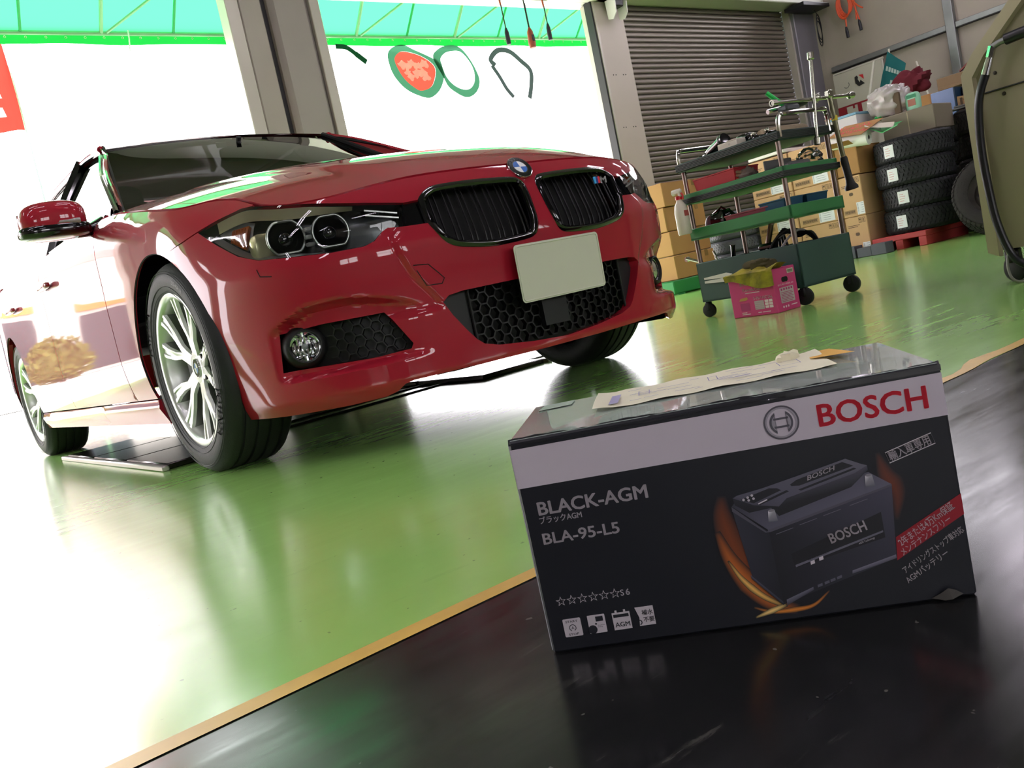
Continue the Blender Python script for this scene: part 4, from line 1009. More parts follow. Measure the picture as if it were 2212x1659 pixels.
# armature-in-circle mark
def armature(cx, cz, R_, dark, light, parent, k=1.):
    g = empty('circle_mark', parent)
    o0 = be*cx+UP*cz
    mb = M(); ring2(0, 0, R_*.90, R_, o0, be, UP, .0008, mb); mb.build('mark_ring', dark, g, 0)
    mb = M(); ring2(0, 0, R_*.80, R_*.90, o0, be, UP, .0009, mb); mb.build('mark_ring', light, g, 0)
    for s in (-1, 1):
        pts = [(s*R_*.66*math.cos(a), R_*.70*math.sin(a)) for a in [-1.05+2.1*i/12 for i in range(13)]]+[(s*R_*.30, R_*.60), (s*R_*.30, -R_*.60)]
        mb = M(); plate2(pts if s > 0 else pts[::-1], o0, be, UP, .0008, mb); mb.build('mark_pole', dark, g, 0)
        pts = [(s*R_*.54*math.cos(a), R_*.56*math.sin(a)) for a in [-.95+1.9*i/12 for i in range(13)]]+[(s*R_*.38, R_*.40), (s*R_*.38, -R_*.40)]
        mb = M(); plate2(pts if s > 0 else pts[::-1], o0, be, UP, .0010, mb); mb.build('mark_pole', light, g, 0)
    for zz in (.24, -.24):
        mb = M(); plate2([(-R_*.42, R_*(zz-.06)), (R_*.42, R_*(zz-.06)), (R_*.42, R_*(zz+.06)), (-R_*.42, R_*(zz+.06))], o0, be, UP, .0011, mb); mb.build('mark_bar', dark, g, 0)
armature(.2505, .1862, .0157, mat('mark_dark_grey', '#57545e', .5), mat('mark_light_grey', '#9d97a2', .5), bat)
# stars and S6
mb = M()
for k in range(6):
    c = (.0185+.01055*k, .0512); out = [(c[0]+.0052*math.sin(2*PI*i/10)*(1 if i % 2 == 0 else .40), c[1]+.0052*math.cos(2*PI*i/10)*(1 if i % 2 == 0 else .40)) for i in range(10)]
    inn = [(c[0]+(x-c[0])*.74, c[1]+(y-c[1])*.74) for x, y in out]
    mb.add([tuple(be*x+UP*z-bn_*.0008) for x, z in out+inn], [(i, (i+1) % 10, 10+(i+1) % 10, 10+i) for i in range(10)])
mb.build('star_row', INKW, bat, 0)
L_('grade_lettering', 'S', .0765, .0482, .0062, INKW); L_('grade_lettering', '6', .0815, .0482, .0062, INKW, bold=.025)
# icons
ICN = mat('icon_dark', '#1d1f27', .5)
ic = empty('pictogram', bat); bface(rrect(.0158, .0148, .0333, .0330, .0012), INKW, 'icon_tile', .0008, ic)
L_('icon_text', 'START', .0185, .0291, .0022, ICN, .0118, .01, parent=ic, lift=.0012); L_('icon_text', 'STOP', .0195, .0163, .0022, ICN, .0100, .01, parent=ic, lift=.0012)
mb = M(); o0 = be*.0245+UP*.0236; ring2(0, 0, .0028, .0035, o0, be, UP, .0012, mb, 20, -1.1, PI+1.1); mb.build('icon_ring', ICN, ic, 0); L_('icon_text', 'A', .0231, .0221, .0031, ICN, parent=ic, lift=.0012)
ic = empty('pictogram', bat); bface(rrect(.0400, .0148, .0570, .0332, .0008), INKW, 'icon_tile', .0008, ic)
mb = M(); plate2(circ(.0435, .0190, .0044, 20), (0, 0, 0), be, UP, .0012, mb); plate2(circ(.0475, .0243, .0010, 10), (0, 0, 0), be, UP, .0012, mb); plate2([(.0478, .0265), (.0550, .0265), (.0550, .0315), (.0478, .0315)], (0, 0, 0), be, UP, .0012, mb); mb.build('icon_shapes', ICN, ic, 0)
L_('icon_text', 'Recuperation', .0490, .0222, .0011, ICN, .0070, parent=ic, lift=.0012); L_('icon_text', 'braking', .0490, .0205, .0011, ICN, .0045, parent=ic, lift=.0012)
ic = empty('pictogram', bat); bface([(.0640, .0150), (.0812, .0150), (.0812, .0322), (.0775, .0322), (.0775, .0345), (.0755, .0345), (.0755, .0322), (.0692, .0322), (.0692, .0345), (.0672, .0345), (.0672, .0322), (.0640, .0322)], INKW, 'icon_tile', .0008, ic)
bface([(.0652, .0275), (.0800, .0275), (.0800, .0305), (.0652, .0305)], ICN, 'icon_bar', .0012, ic); L_('icon_text', 'AGM', .0655, .0180, .0048, ICN, .0143, .014, parent=ic, lift=.0012)
ic = empty('pictogram', bat); bface([(.0885, .0158), (.1040, .0158), (.1040, .0345), (.0866, .0345), (.0895, .0240)], INKW, 'icon_tile', .0008, ic)
L_('icon_text', '補水', .0925, .0265, .0042, ICN, .0108, .012, parent=ic, lift=.0012); L_('icon_text', '不要', .0930, .0195, .0042, ICN, .0105, .012, parent=ic, lift=.0012)
mb = M(); ring2(.0888, .0195, .0018, .0028, (0, 0, 0), be, UP, .0012, mb, 16, -1.4, 1.6); mb.build('icon_ring', ICN, ic, 0)
# boxed slogan and red stripe, slanted
r1 = math.atan2(.0109, .0403); q = [(.3338, .1426), (.3362, .1327), (.3765, .1437), (.3741, .1535)]
mb = M(); mb.tube([tuple(be*x+UP*z-bn_*.0004) for x, z in q], .00045, 4, closed=True); mb.build('slogan_frame', INKW, bat, 0)
L_('slogan_lettering', '輸入車専用', .3372, .1350, .0072, INKW, .0375, .02, rot=r1)
bface([(.3284, .0428), (BW-.0004, .0762), (BW-.0004, .0952), (.3306, .0644)], mat('carton_stripe_red', '#9a2430', .5), 'red_stripe', .0006)
r2 = math.atan2(.0284, .0506)
INK2 = mat('carton_slogan_ink', '#cfc6cb', .5)
L_('guarantee_lettering', '2年または4万Km保証', .3340, .0556, .0062, INK2, .0570, .014, rot=r2); L_('guarantee_lettering', 'メンテナンスフリー', .3342, .0466, .0056, INK2, .0520, .012, rot=r2)
L_('idling_lettering', 'アイドリングストップ車対応', .3335, .0300, .0052, INK2, .0630, .012, rot=r2); L_('idling_lettering', 'AGMバッテリー', .3345, .0200, .0056, INK2, .0440, .014, rot=r2)
# printed battery picture ------------------------------------------------
INK = attr_mat('carton_picture_print', .45)
def ink_mesh(nm, verts, faces, cols, parent=bat):
    mb = M(); mb.add(verts, faces); me = mb.mesh(nm, 0); ca = me.color_attributes.new('ink', 'FLOAT_COLOR', 'POINT')
    ca.data.foreach_set('color', [c for col in cols for c in (*col, 1.)]); return link(nm, me, INK, parent)
K0 = lin('#1b1d24')
def glow(pts, wid, col, nm='flame_print', lift=.0005, nseg=9):
    P = catmull([(x, z, 0) for x, z in pts], 10); n = len(P); vs = []; cs = []; fs = []
    for i, p in enumerate(P):
        t = P[min(i+1, n-1)]-P[max(i-1, 0)]; nx, nz = -t.y/t.length, t.x/t.length; u_ = i/(n-1)
        w_ = wid[0]+(wid[1]-wid[0])*u_ if len(wid) == 2 else np.interp(u_, [0, .5, 1], wid); k = math.sin(PI*min(1, max(0, u_)))**.6
        for j in range(nseg):
            v = -1+2*j/(nseg-1); f = max(0, 1-abs(v)**1.3)*k; x, z = p.x+nx*v*w_, p.y+nz*v*w_
            vs.append(tuple(be*x+UP*max(z, .002)-bn_*lift)); cs.append(tuple(a+(b-a)*f for a, b in zip(K0, col)))
    for i in range(n-1):
        for j in range(nseg-1): fs.append((i*nseg+j, i*nseg+j+1, (i+1)*nseg+j+1, (i+1)*nseg+j))
    ink_mesh(nm, vs, fs, cs)
fl_ = empty('x', None); bpy.data.objects.remove(fl_)
glow([(.186, .128), (.184, .105), (.193, .065), (.212, .035), (.226, .014)], (.004, .016, .004), lin('#7e3f22'), lift=.0005)
glow([(.176, .095), (.183, .068), (.196, .042), (.214, .020), (.236, .010)], (.003, .011, .005), lin('#c56a2c'), lift=.0006)
glow([(.181, .066), (.191, .046), (.206, .028), (.224, .015)], (.001, .0035, .002), lin('#f6c26a'), lift=.0007)
glow([(.196, .018), (.212, .0115), (.232, .0105), (.250, .0125), (.266, .024)], (.001, .0028, .0008), lin('#e08a38'), lift=.0007)
glow([(.196, .008), (.212, .0125), (.226, .0165)], (.001, .003, .002), lin('#ffd988'), lift=.0008)
glow([(.327, .144), (.331, .124), (.338, .105), (.334, .080)], (.002, .010, .002), lin('#6b3424'), lift=.0005)
def pic(pts, c, nm='battery_picture', lift=.0010, parent=bat, gain=1.):
    c = [tuple(v*gain+.002 for v in lin(x)) for x in (c if isinstance(c, list) else [c]*len(pts))]
    ink_mesh(nm, [tuple(be*x+UP*z-bn_*lift) for x, z in pts], [tuple(range(len(pts)))], c, parent)
bp = empty('battery_illustration', bat)
def P_(pts, c, lift=.0010): pic(pts, c, 'picture_shape', lift, bp, 1.5)
P_([(.1935, .1115), (.2222, .0880), (.2232, .0180), (.2000, .0480)], ['#2a2b36', '#1c1d26', '#15161d', '#22232d'])          # end face
P_([(.2222, .0880), (.3345, .1125), (.3280, .0455), (.2232, .0170)], ['#14151c', '#3c3b4a', '#2a2a36', '#111218'])         # front face
P_([(.1932, .1165), (.2205, .0880), (.2222, .0900), (.3345, .1140), (.3345, .1120), (.2230, .0872), (.2190, .0875), (.1930, .1120)], '#45444f', .0012)
P_([(.1935, .1168), (.2218, .0896), (.3343, .1138), (.3168, .1280), (.2000, .1230)], ['#2c2c37', '#4a4957', '#555363', '#4a4957', '#33333f'], .0012)  # shelf
P_([(.1955, .1245), (.1965, .1175), (.2080, .1085), (.2280, .1098), (.2335, .1010), (.3000, .1170), (.3165, .1300), (.3165, .1345)], ['#20212a', '#1a1b22', '#101116', '#15161c', '#101116', '#15161c', '#2c2c37', '#44434f'], .0014)   # lid side
P_([(.1956, .1245), (.2000, .1263), (.2232, .1293), (.2744, .1388), (.2991, .1437), (.3125, .1362), (.3165, .1345), (.3050, .1292), (.2430, .1165), (.2350, .1100), (.2130, .1150)], ['#3d3c49', '#4c4b58', '#4c4b58', '#55535f', '#55535f', '#55535f', '#55535f', '#4b4a58', '#4b4a58', '#44434f', '#3d3c49'], .0016)   # lid top
P_([(.2020, .1218), (.2135, .1168), (.2395, .1248), (.2360, .1272), (.2290, .1283)], '#16171d', .0018)
P_([(.2165, .1155), (.2190, .1142), (.2460, .1225), (.2440, .1240)], '#16171d', .0018)
P_([(.2170, .1160), (.2175, .1150), (.2260, .1178), (.2255, .1188)], '#b4adb4', .0020)
P_([(.2540, .1318), (.2480, .1285), (.2490, .1270), (.2560, .1262), (.3050, .1362), (.2960, .1412)], '#16171d', .0018)
P_([(.2545, .1228), (.2565, .1213), (.3070, .1330), (.3050, .1344)], '#16171d', .0018)
mb = M()
for k, (x, z) in enumerate(((.2050, .1215), (.2090, .1230), (.2130, .1243), (.2095, .1203), (.2140, .1212))): plate2(circ(x, z, .0012, 12), (0, 0, 0), be, UP, .0020, mb)
mb.build('picture_dots', INKW, bp, 0)
L_('picture_lettering', 'BOSCH', .2635, .1297, .0042, INKW, .0270, .02, rot=.22, parent=bp, lift=.0021, shear=.3)
for x, z in ((.2276, .0990), (.3162, .1170)):      # terminals
    P_([(x-.0042, z-.002), (x+.0042, z-.002), (x+.0040, z+.0), (x+.0030, z+.0085), (x-.0030, z+.0085), (x-.0040, z)], ['#4a4a52', '#55555e', '#55555e', '#8a8890', '#c2bfc6', '#6a6a72'], .0020)
    mb = M(); plate2([(x+.003*math.cos(a), z+.0085+.0012*math.sin(a)) for a in [2*PI*i/14 for i in range(14)]], (0, 0, 0), be, UP, .0022, mb); mb.build('picture_terminal_cap', mat('picture_grey', '#8d8a92', .5), bp, 0)
P_([(.2380, .0640), (.3215, .0900), (.3215, .0660), (.2390, .0500)], '#101117', .0014)
P_([(.2400, .0530), (.3205, .0730), (.3205, .0712), (.2400, .0508)], '#5b5966', .0016)
L_('picture_lettering', 'BOSCH', .2745, .0680, .0098, INKW, .0340, .022, rot=.238, parent=bp, lift=.0020)
armature(.2635, .0672, .0062, mat('picture_mark', '#6d6a75', .5), mat('picture_mark_light', '#3a3945', .5), bp)
L_('picture_lettering', 'BLACK-AGM', .2520, .0555, .0018, mat('picture_dark_ink', '#15161c', .5), .0190, rot=.238, parent=bp, lift=.0019)
L_('picture_lettering', 'AGM Technology', .2980, .0632, .0018, INKW, .0150, rot=.238, parent=bp, lift=.0019)
for x, z in ((.2535, .0510), (.2615, .0535)): P_([(x, z), (x+.0038, z+.001), (x+.0038, z+.0042), (x, z+.0032)], '#b4adb4', .0017)
P_([(.2262, .0160), (.2265, .0215), (.2520, .0300), (.2520, .0270)], ['#33333f', '#5b5a68', '#5b5a68', '#33333f'], .0018)
for x in (.2560, .2625, .2680, .2740): P_([(x, .0288+(x-.256)*.27), (x+.0045, .0300+(x-.256)*.27), (x+.0045, .0325+(x-.256)*.27), (x, .0313+(x-.256)*.27)], '#4f4e5b', .0018)
P_([(.2880, .0370), (.2885, .0400), (.3280, .0490), (.3280, .0455)], ['#4a4957', '#6a6876', '#6a6876', '#4a4957'], .0018)
P_([(.1985, .0500), (.2232, .0200), (.2232, .0165), (.1990, .0460)], ['#4a4957', '#33333f', '#15161d', '#2a2b36'], .0016)
for (x0, z0) in ((.228, .0862), (.250, .0915), (.272, .0965), (.296, .1020)): P_([(x0, z0-.002), (x0+.016, z0+.0016), (x0+.016, z0+.0022), (x0, z0-.0013)], '#55535f', .0016)
# delivery slip, tape and flap on the lid, torn corner
mb = M(); rows = []
for j in range(5): rows.append([tuple(loc(.078+.245*i/24, .078+.115*j/4+.012*(i/24), BH+.0020+.0008*math.sin(i*1.1+j)+(.005*max(0, (i-21)/3) if j > 2 else 0)+(.003*max(0, (2-i)/2)))) for i in range(25)])
mb.grid(rows)
sl = mb.build('delivery_slip', PAPER, bat, 60)
mb = M()
for k in range(26):
    x, d = .105+random.random()*.18, .088+random.random()*.09; l = .006+random.random()*.03
    M().add([tuple(loc(x+a, d+b, BH+.0036)) for a, b in ((0, 0), (l, .0015), (l, .0030), (0, .0015))], [(0, 1, 2, 3)]).build('slip_print_line', SUBK, sl, 0)
mb = M()
for x, d, a in ((.125, .12, .012), (.20, .13, .010), (.275, .14, .022)): M().add([tuple(loc(x+p, d+r_, BH+.0036)) for p, r_ in ((0, 0), (a, .001), (a, .03), (0, .03), (.0008, .001), (a-.0008, .002), (a-.0008, .029), (.0008, .029))], [(0, 1, 5, 4), (1, 2, 6, 5), (2, 3, 7, 6), (3, 0, 4, 7)]).build('slip_box', SUBK, sl, 0)
mb = M(); mb.add([tuple(loc(x, d, BH+z)) for x, d, z in ((.308, .150, .004), (.349, .128, .006), (.336, .195, .005), (.312, .200, .004))], [(0, 1, 2, 3)]); mb.build('orange_slip', mat('orange_paper', '#d9a543', .7), bat, 0)
mb = M(); mb.blob(loc(.292, .188, BH+.005), (.016, .010, .006), 1, 1, 12, 8, fn=lambda q_: 1+.35*math.sin(q_.x*7+q_.y*5)); mb.build('curled_paper', PAPER, bat)
mb = M(); mb.add([tuple(loc(x, d, BH+.0040)) for x, d in ((.094, .092), (.104, .094), (.106, .150), (.096, .148))], [(0, 1, 2, 3)]); mb.build('slip_stamp', mat('stamp_lilac', '#9a93b8', .6), sl, 0)
mb = M(); mb.add([tuple(loc(x, d, BH+.0014)) for x, d in ((.010, .160), (.048, .165), (.050, .198), (.014, .194))], [(0, 1, 2, 3)]); mb.build('top_label', mat('label_faint', '#9ba89c', .4), bat, 0)
mb = M(); mb.add([tuple(loc(x, -.0008-d, z)) for x, z, d in ((.352, .003, .0), (.360, .008, .003), (.366, .012, .004), (.372, .010, .005), (.379, .004, .001), (.368, .002, .006), (.362, .001, .004))], [(0, 1, 6), (1, 2, 5, 6), (2, 3, 5), (3, 4, 5)]); mb.build('torn_edge', mat('torn_card', '#4b4845', .8), bat, 0)

# ================================================================== TOOL TROLLEY
TG = mat('trolley_green', '#2f7a45', .5, noise=(5, .3, '#27663a')); TD = mat('trolley_bin_green', '#2b4a44', .5, noise=(4, .4, '#22383a'))
POST = mat('trolley_post_chrome', '#8d7f78', .3, .85, noise=(8, .5, '#4a403c')); RIB = mat('ribbed_rubber', '#1d2422', .5)
tro = thing('tool_trolley', 'green four-tier tool trolley on black castors behind the pink box', 'trolley', (1.95, -.30, 0), math.radians(-5.7))
TW, TL = .40, .68       # local x = short side, y = long side
def tray(nm, z0, z1, m, lip=.012, par=tro):
    mb = M(); t = lip
    mb.box((TW/2, TL/2, z0+.006), (TW, TL, .012), .002)
    for x in (t/2, TW-t/2): mb.box((x, TL/2, (z0+z1)/2), (t, TL, z1-z0), .003)
    for y in (t/2, TL-t/2): mb.box((TW/2, y, (z0+z1)/2), (TW, t, z1-z0), .003)
    return mb.build(nm, m, par)
tray('bottom_bin', .085, .297, TD)
tray('shelf', .420, .482, TG)
s2 = tray('shelf', .612, .668, TG); s1_ = tray('top_tray', .786, .832, mat('trolley_top_green', '#1f3f39', .5))
for z, par, xs_, zz in ((.808, s1_, 0., (.795, .802, .809, .816, .823)), (.630, s2, 0., (.620, .627, .634, .641))):
    for k in zz:
        M().tube([(-.006, -.006, k), (TW+.006, -.006, k), (TW+.006, TL+.006, k), (-.006, TL+.006, k)], .0042, 6, closed=True).build('rubber_bead', RIB, par)
for x in (.02, TW-.02):
    for y in (.02, TL-.02):
        M().cyl((x, y, .09), (x, y, .80), .0125, seg=12).build('post', POST, tro)
        c = empty('castor', tro, (x, y, 0)); r_ = .037 if y > .3 else .042
        M().lathe([(0, -.013), (r_*.75, -.013), (r_, -.009), (r_, .009), (r_*.75, .013), (0, .013)], (0, 0, r_), (1, .25, 0), 24).build('castor_wheel', mat('castor_rubber', '#131315', .6), c, 40)
        mb = M(); mb.box((.0, .0, r_+.022), (.034, .030, .05), .006); mb.build('castor_fork', mat('castor_steel', '#2a2a2c', .4, .7), c)
for y in (.0, TL):      # end handles, chromed tube hoops
    s = 1 if y > .1 else -1
    M().tube(catmull([(.02, y, .80), (.02, y, .86), (.035, y+s*.004, .90), (.08, y+s*.02, .905), (TW-.08, y+s*.02, .905), (TW-.035, y+s*.004, .90), (TW-.02, y, .86), (TW-.02, y, .80)], 5), .011, 8).build('handle_hoop', mat('chrome_tube', '#b5b2ab', .14, 1.), tro)
def tl(x, y, z): return tro.matrix_world @ V(x, y, z)
bpy.context.view_layer.update()
TM = Matrix.Translation(tro.location) @ Matrix.Rotation(math.radians(-5.7), 4, 'Z')
def on_tro(x, y, z): return tuple(TM @ V(x, y, z))
def item(name, label, cat, x, y, z, rz=0., group=None): return thing(name, label, cat, on_tro(x, y, z), math.radians(-5.7)+rz, group)
# spray bottle hooked on the trolley end
sb = item('spray_bottle', 'cream spray bottle with red collar hanging on the trolley corner', 'bottle', -.045, .665, .462)
M().lathe([(0, 0), (.034, 0), (.037, .01), (.037, .12), (.030, .155), (.015, .18), (.014, .19), (0, .19)], (0, 0, 0), (0, 0, 1), 24).build('bottle_body', mat('bottle_cream', '#d9d2c0', .4), sb)
M().cyl((0, 0, .186), (0, 0, .205), .018, seg=18).build('collar', mat('collar_red', '#c8202a', .4), sb)
mb = M(); mb.box((.0, .010, .228), (.022, .075, .030), .008); mb.box((0, -.012, .214), (.018, .022, .03), .005); mb.build('spray_head', mat('spray_head_white', '#cfc9bd', .45), sb)
M().tube([(0, -.02, .222), (0, -.032, .205), (0, -.030, .185)], .005, 6).build('trigger', mat('collar_red', '#c8202a', .4), sb)
M().box((0, -.036, .11), (.03, .002, .03)).build('bottle_label', mat('label_red_small', '#b0564e', .6), sb)
# four-way wheel wrench standing over the near end
CW = mat('wrench_chrome', '#b7b6a8', .18, 1.)
cw = item('wheel_wrench', 'chromed four-way wheel wrench lying across the trolley handle', 'wrench', .30, .0, .955)
bpy.context.view_layer.update()
def bar(par, a, b, r=.0085):
    M().cyl(a, b, r, seg=10).build('bar', CW, par)
    a, b = Vector(a), Vector(b); d = (b-a).normalized()
    for e, s in ((a, 1), (b, -1)):
        M().lathe([(.010, .0), (.016, .0), (.017, .03), (.010, .036)], e-d*s*.004, d*s, 12).build('socket', CW, par); M().lathe([(0, .006), (.010, .006), (.010, 0)], e-d*s*.003, d*s, 12).build('socket_bore', mat('bore_dark', '#1b1a18', .6), par)
bar(cw, (-.295, .0, .004), (.275, -.02, .002), .009); bar(cw, (.008, -.022, .215), (-.062, -.028, -.212), .009)
M().blob((-.005, -.02, .005), (.022, .022, .022)).build('hub', CW, cw)
w2 = item('tyre_lever', 'bright steel tyre lever resting beside the wheel wrench', 'lever', .22, .06, .942)
M().tube([(-.16, .02, -.005), (.0, .0, .012), (.15, -.03, .035), (.165, -.035, .05)], [.012, .009, .009, .006], 8).build('lever_bar', mat('lever_bright', '#d6d8d8', .2, 1.), w2)
# torque tool with black flared grip hanging at the near end
tg = item('torque_wrench', 'long torque wrench with black flared grip hanging on the trolley end', 'wrench', .405, -.03, .50)
M().tube([(-.02, 0, .46), (-.01, 0, .30), (.005, 0, .165)], .013, 10).build('wrench_tube', mat('olive_steel', '#77755f', .35, .8), tg)
M().cyl((-.012, -.0005, .34), (-.010, -.0005, .365), .0142, seg=12).build('yellow_band', mat('band_yellow', '#c9b72a', .5), tg)
M().lathe([(0, 0), (.032, 0), (.033, .012), (.022, .03), (.018, .05), (.018, .155), (.015, .165), (0, .165)], (.03, 0, .0), (-.15, 0, 1), 20).build('grip', mat('grip_black', '#121213', .55), tg)
M().box((-.022, .0, .47), (.035, .03, .04), .006).build('wrench_head', CW, tg)
# things in the top tray
ZT = .799
ti = item('impact_wrench', 'black air impact wrench with long boot lying in the top tray', 'air tool', .10, .50, ZT+.028)
M().lathe([(0, 0), (.020, 0), (.020, .02), (.015, .03), (.022, .05), (.028, .10), (.030, .17), (.034, .20), (.034, .225), (.0, .228)], (-.0, .10, -.008), (-.1, -1, .32), 18).build('tool_body', BLK, ti)
M().lathe([(.0335, .0), (.036, .004), (.036, .016), (.0335, .02)], (-.018, -.085, .052), (-.1, -1, .32), 18).build('tool_ring', mat('tool_ring', '#3a3a3c', .3, .8), ti)
ti = item('air_gun', 'small black air gun standing behind the white carton in the top tray', 'air tool', .24, .40, ZT)
mb = M(); mb.blob((0, 0, .085), (.028, .055, .022), .7, .7); mb.box((0, -.02, .045), (.024, .03, .07), .006, rz=.2); mb.build('gun_body', BLK, ti); M().cyl((0, .05, .09), (0, .085, .095), .006, seg=8).build('gun_nozzle', CW, ti); M().box((0, .0, .05), (.008, .012, .04), .003).build('gun_trigger', CW, ti)
wb = item('small_carton', 'small white carton in the top tray', 'box', .06, .335, ZT)
M().box((0, 0, .032), (.07, .13, .064), .003).build('carton_body', mat('carton_offwhite', '#cfc8ba', .6), wb); M().box((0, -.03, .066), (.07, .06, .004), 0).build('carton_flap', mat('carton_offwhite', '#cfc8ba', .6), wb)
lettering('carton_print', 'CE', (-.0355, -.01, .045), (0, -1, 0), (0, 0, 1), .008, mat('print_grey', '#77736b', .6), wb)
for k, (x, y) in enumerate(((.055, .205), (.075, .135))):
    ss = item('impact_socket', ('black impact socket beside the white carton', 'black impact socket nearest the tray handle')[k], 'socket', x, y, ZT)
    M().lathe([(.014, .012), (.014, 0), (.027, 0), (.027, .04), (.022, .046), (.022, .072), (.014, .074), (.012, .06)], (0, .0, .027), (.25, -1, .05), 20).build('socket_body', BLK, ss); M().blob((0, -.02, .060), (.012, .012, .012)).build('socket_pin', CW, ss)
ro = item('cloth_roll', 'beige rolled cloth in the near half of the top tray', 'cloth', .20, .13, ZT)
M().lathe([(0, -.14), (.03, -.14), (.036, -.12), (.038, 0), (.036, .12), (.03, .14), (0, .14)], (0, 0, .038), (1, -.15, 0), 20).build('roll', mat('cloth_beige', '#a8977e', .9, bump=(60, .4)), ro)
hs = item('hand_scraper', 'flat grey sander with bright green grip by the wheel wrench', 'tool', .12, .03, .922)
M().tube([(0, .0, .03), (-.02, .03, .07), (-.045, .05, .105)], .011, 8).build('green_grip', mat('grip_green', '#12b04a', .5), hs); M().box((.03, 0, .012), (.10, .06, .03), .008).build('sander_body', mat('sander_grey', '#55585c', .4, .3), hs)
M().blob((.12, .02, .035), (.07, .04, .018)).build('sander_pad', mat('grip_black', '#121213', .55), hs)
# bins and oddments on the shelves
def openbin(nm, lab, x, y, z, sx, sy, h, m, flare=.03, rz=0.):
    t = item(nm, lab, 'bin', x, y, z, rz); mb = M(); a = [(-sx/2, -sy/2), (sx/2, -sy/2), (sx/2, sy/2), (-sx/2, sy/2)]; k = 1+flare
    lo = [(p, q, 0) for p, q in a]; hi = [(p*k, q*k, h) for p, q in a]; li = [(p*k*.94, q*k*.95, h) for p, q in a]; bi = [(p*.92, q*.93, .006) for p, q in a]
    for A, B_ in ((lo, hi), (hi, li), (li, bi)): mb.grid([A+[A[0]], B_+[B_[0]]])
    mb.add(bi, [(0, 1, 2, 3)]); mb.build('bin_shell', m, t, 20)
    mb = M(); mb.tube([tuple(p) for p in hi], .004, 6, closed=True); mb.build('bin_rim', m, t)
    return t
RB = mat('bin_red', '#b3232f', .45); PB = mat('bin_dull_red', '#8e4450', .5); BB = mat('bin_blue', '#1d5270', .45)
openbin('parts_bin', 'bright red plastic parts bin on the second shelf', .12, .47, .624, .16, .26, .105, RB, .12)
openbin('parts_bin', 'flat dull red tray lying on the third shelf', .14, .30, .432, .22, .24, .07, PB, .10, .1)
openbin('parts_bin', 'left blue plastic bin at the near end of the third shelf', .10, .13, .434, .12, .13, .085, BB, .18)
openbin('parts_bin', 'right blue plastic bin at the near end of the third shelf', .27, .12, .434, .13, .12, .085, BB, .22)
gl = item('work_glove', 'grey work glove crumpled on the second shelf beside red tape', 'glove', .07, .27, .624)
M().blob((0, 0, .045), (.035, .05, .045), .9, .9, 18, 12, fn=lambda q_: 1+.25*math.sin(q_.x*6+q_.z*8)*math.cos(q_.y*5)).build('glove_palm', mat('glove_grey', '#6b5f57', .9), gl)
for k in range(4): M().tube([(-.01, .03+.0*k, .03+.015*k), (-.02, .06, .03+.018*k), (-.02, .075, .02+.02*k)], .009, 6).build('glove_finger', mat('glove_tan', '#9a7c63', .9), gl)
tp = item('warning_tape', 'red and white striped tape roll on the second shelf', 'tape', .045, .345, .624)
M().lathe([(.018, 0), (.032, 0), (.032, .03), (.018, .03), (.018, 0)], (0, 0, .032), (1, 0, .0), 24).build('tape_roll', mat('tape_red', '#d0302c', .5), tp)
for k in range(3): M().lathe([(.0323, .004), (.0325, .026)], (0, 0, .032), (1, 0, 0), 4, 2.1*k, 2.1*k+.8).build('tape_stripe', WHT, tp)
gb = item('grey_case', 'grey plastic case lid leaning on the near end of the second shelf', 'case', .15, .10, .624)
mb = M(); mb.box((0, .05, .045), (.20, .012, .10), .004); mb.box((.02, -.02, .035), (.16, .10, .06), .01); mb.build('case_shell', mat('case_grey', '#6f6f70', .6), gb)
pb_ = item('plastic_sachet', 'crumpled clear plastic sachet on the second shelf near the post', 'bag', .30, .08, .624)
M().blob((0, 0, .06), (.06, .06, .055), 1, 1, 20, 14, fn=lambda q_: 1+.22*math.sin(q_.x*11+q_.y*5)*math.sin(q_.z*9)).build('sachet_film', thin_glass('clear_film', (.82, .8, .78), .15, 2.2), pb_)
sc_ = item('scissors', 'black handled pliers on the second shelf', 'pliers', .06, .19, .632)
for s in (-1, 1): M().tube([(0, -.03, .01), (.01*s, .0, .012), (.022*s, .05, .014)], .006, 6).build('pliers_handle', BLK, sc_); M().tube([(0, -.03, .01), (-.004*s, -.06, .01)], .006, 6).build('pliers_jaw', CW, sc_)
ht = item('headset', 'black strap and face mask on the third shelf', 'mask', .10, .52, .432)
M().blob((0, 0, .06), (.06, .07, .055), .9, .9, 18, 12, fn=lambda q_: 1+.2*math.sin(q_.y*6)*math.cos(q_.x*7)).build('mask_body', BLK, ht)
M().blob((-.03, .06, .05), (.03, .035, .05), 1, 1, 14, 10).build('mask_filter', mat('mask_maroon', '#5a3440', .5), ht); M().tube([(.02, -.05, .08), (.0, -.0, .13), (-.02, .05, .10), (-.04, .09, .02)], .007, 6).build('mask_strap', BLK, ht)
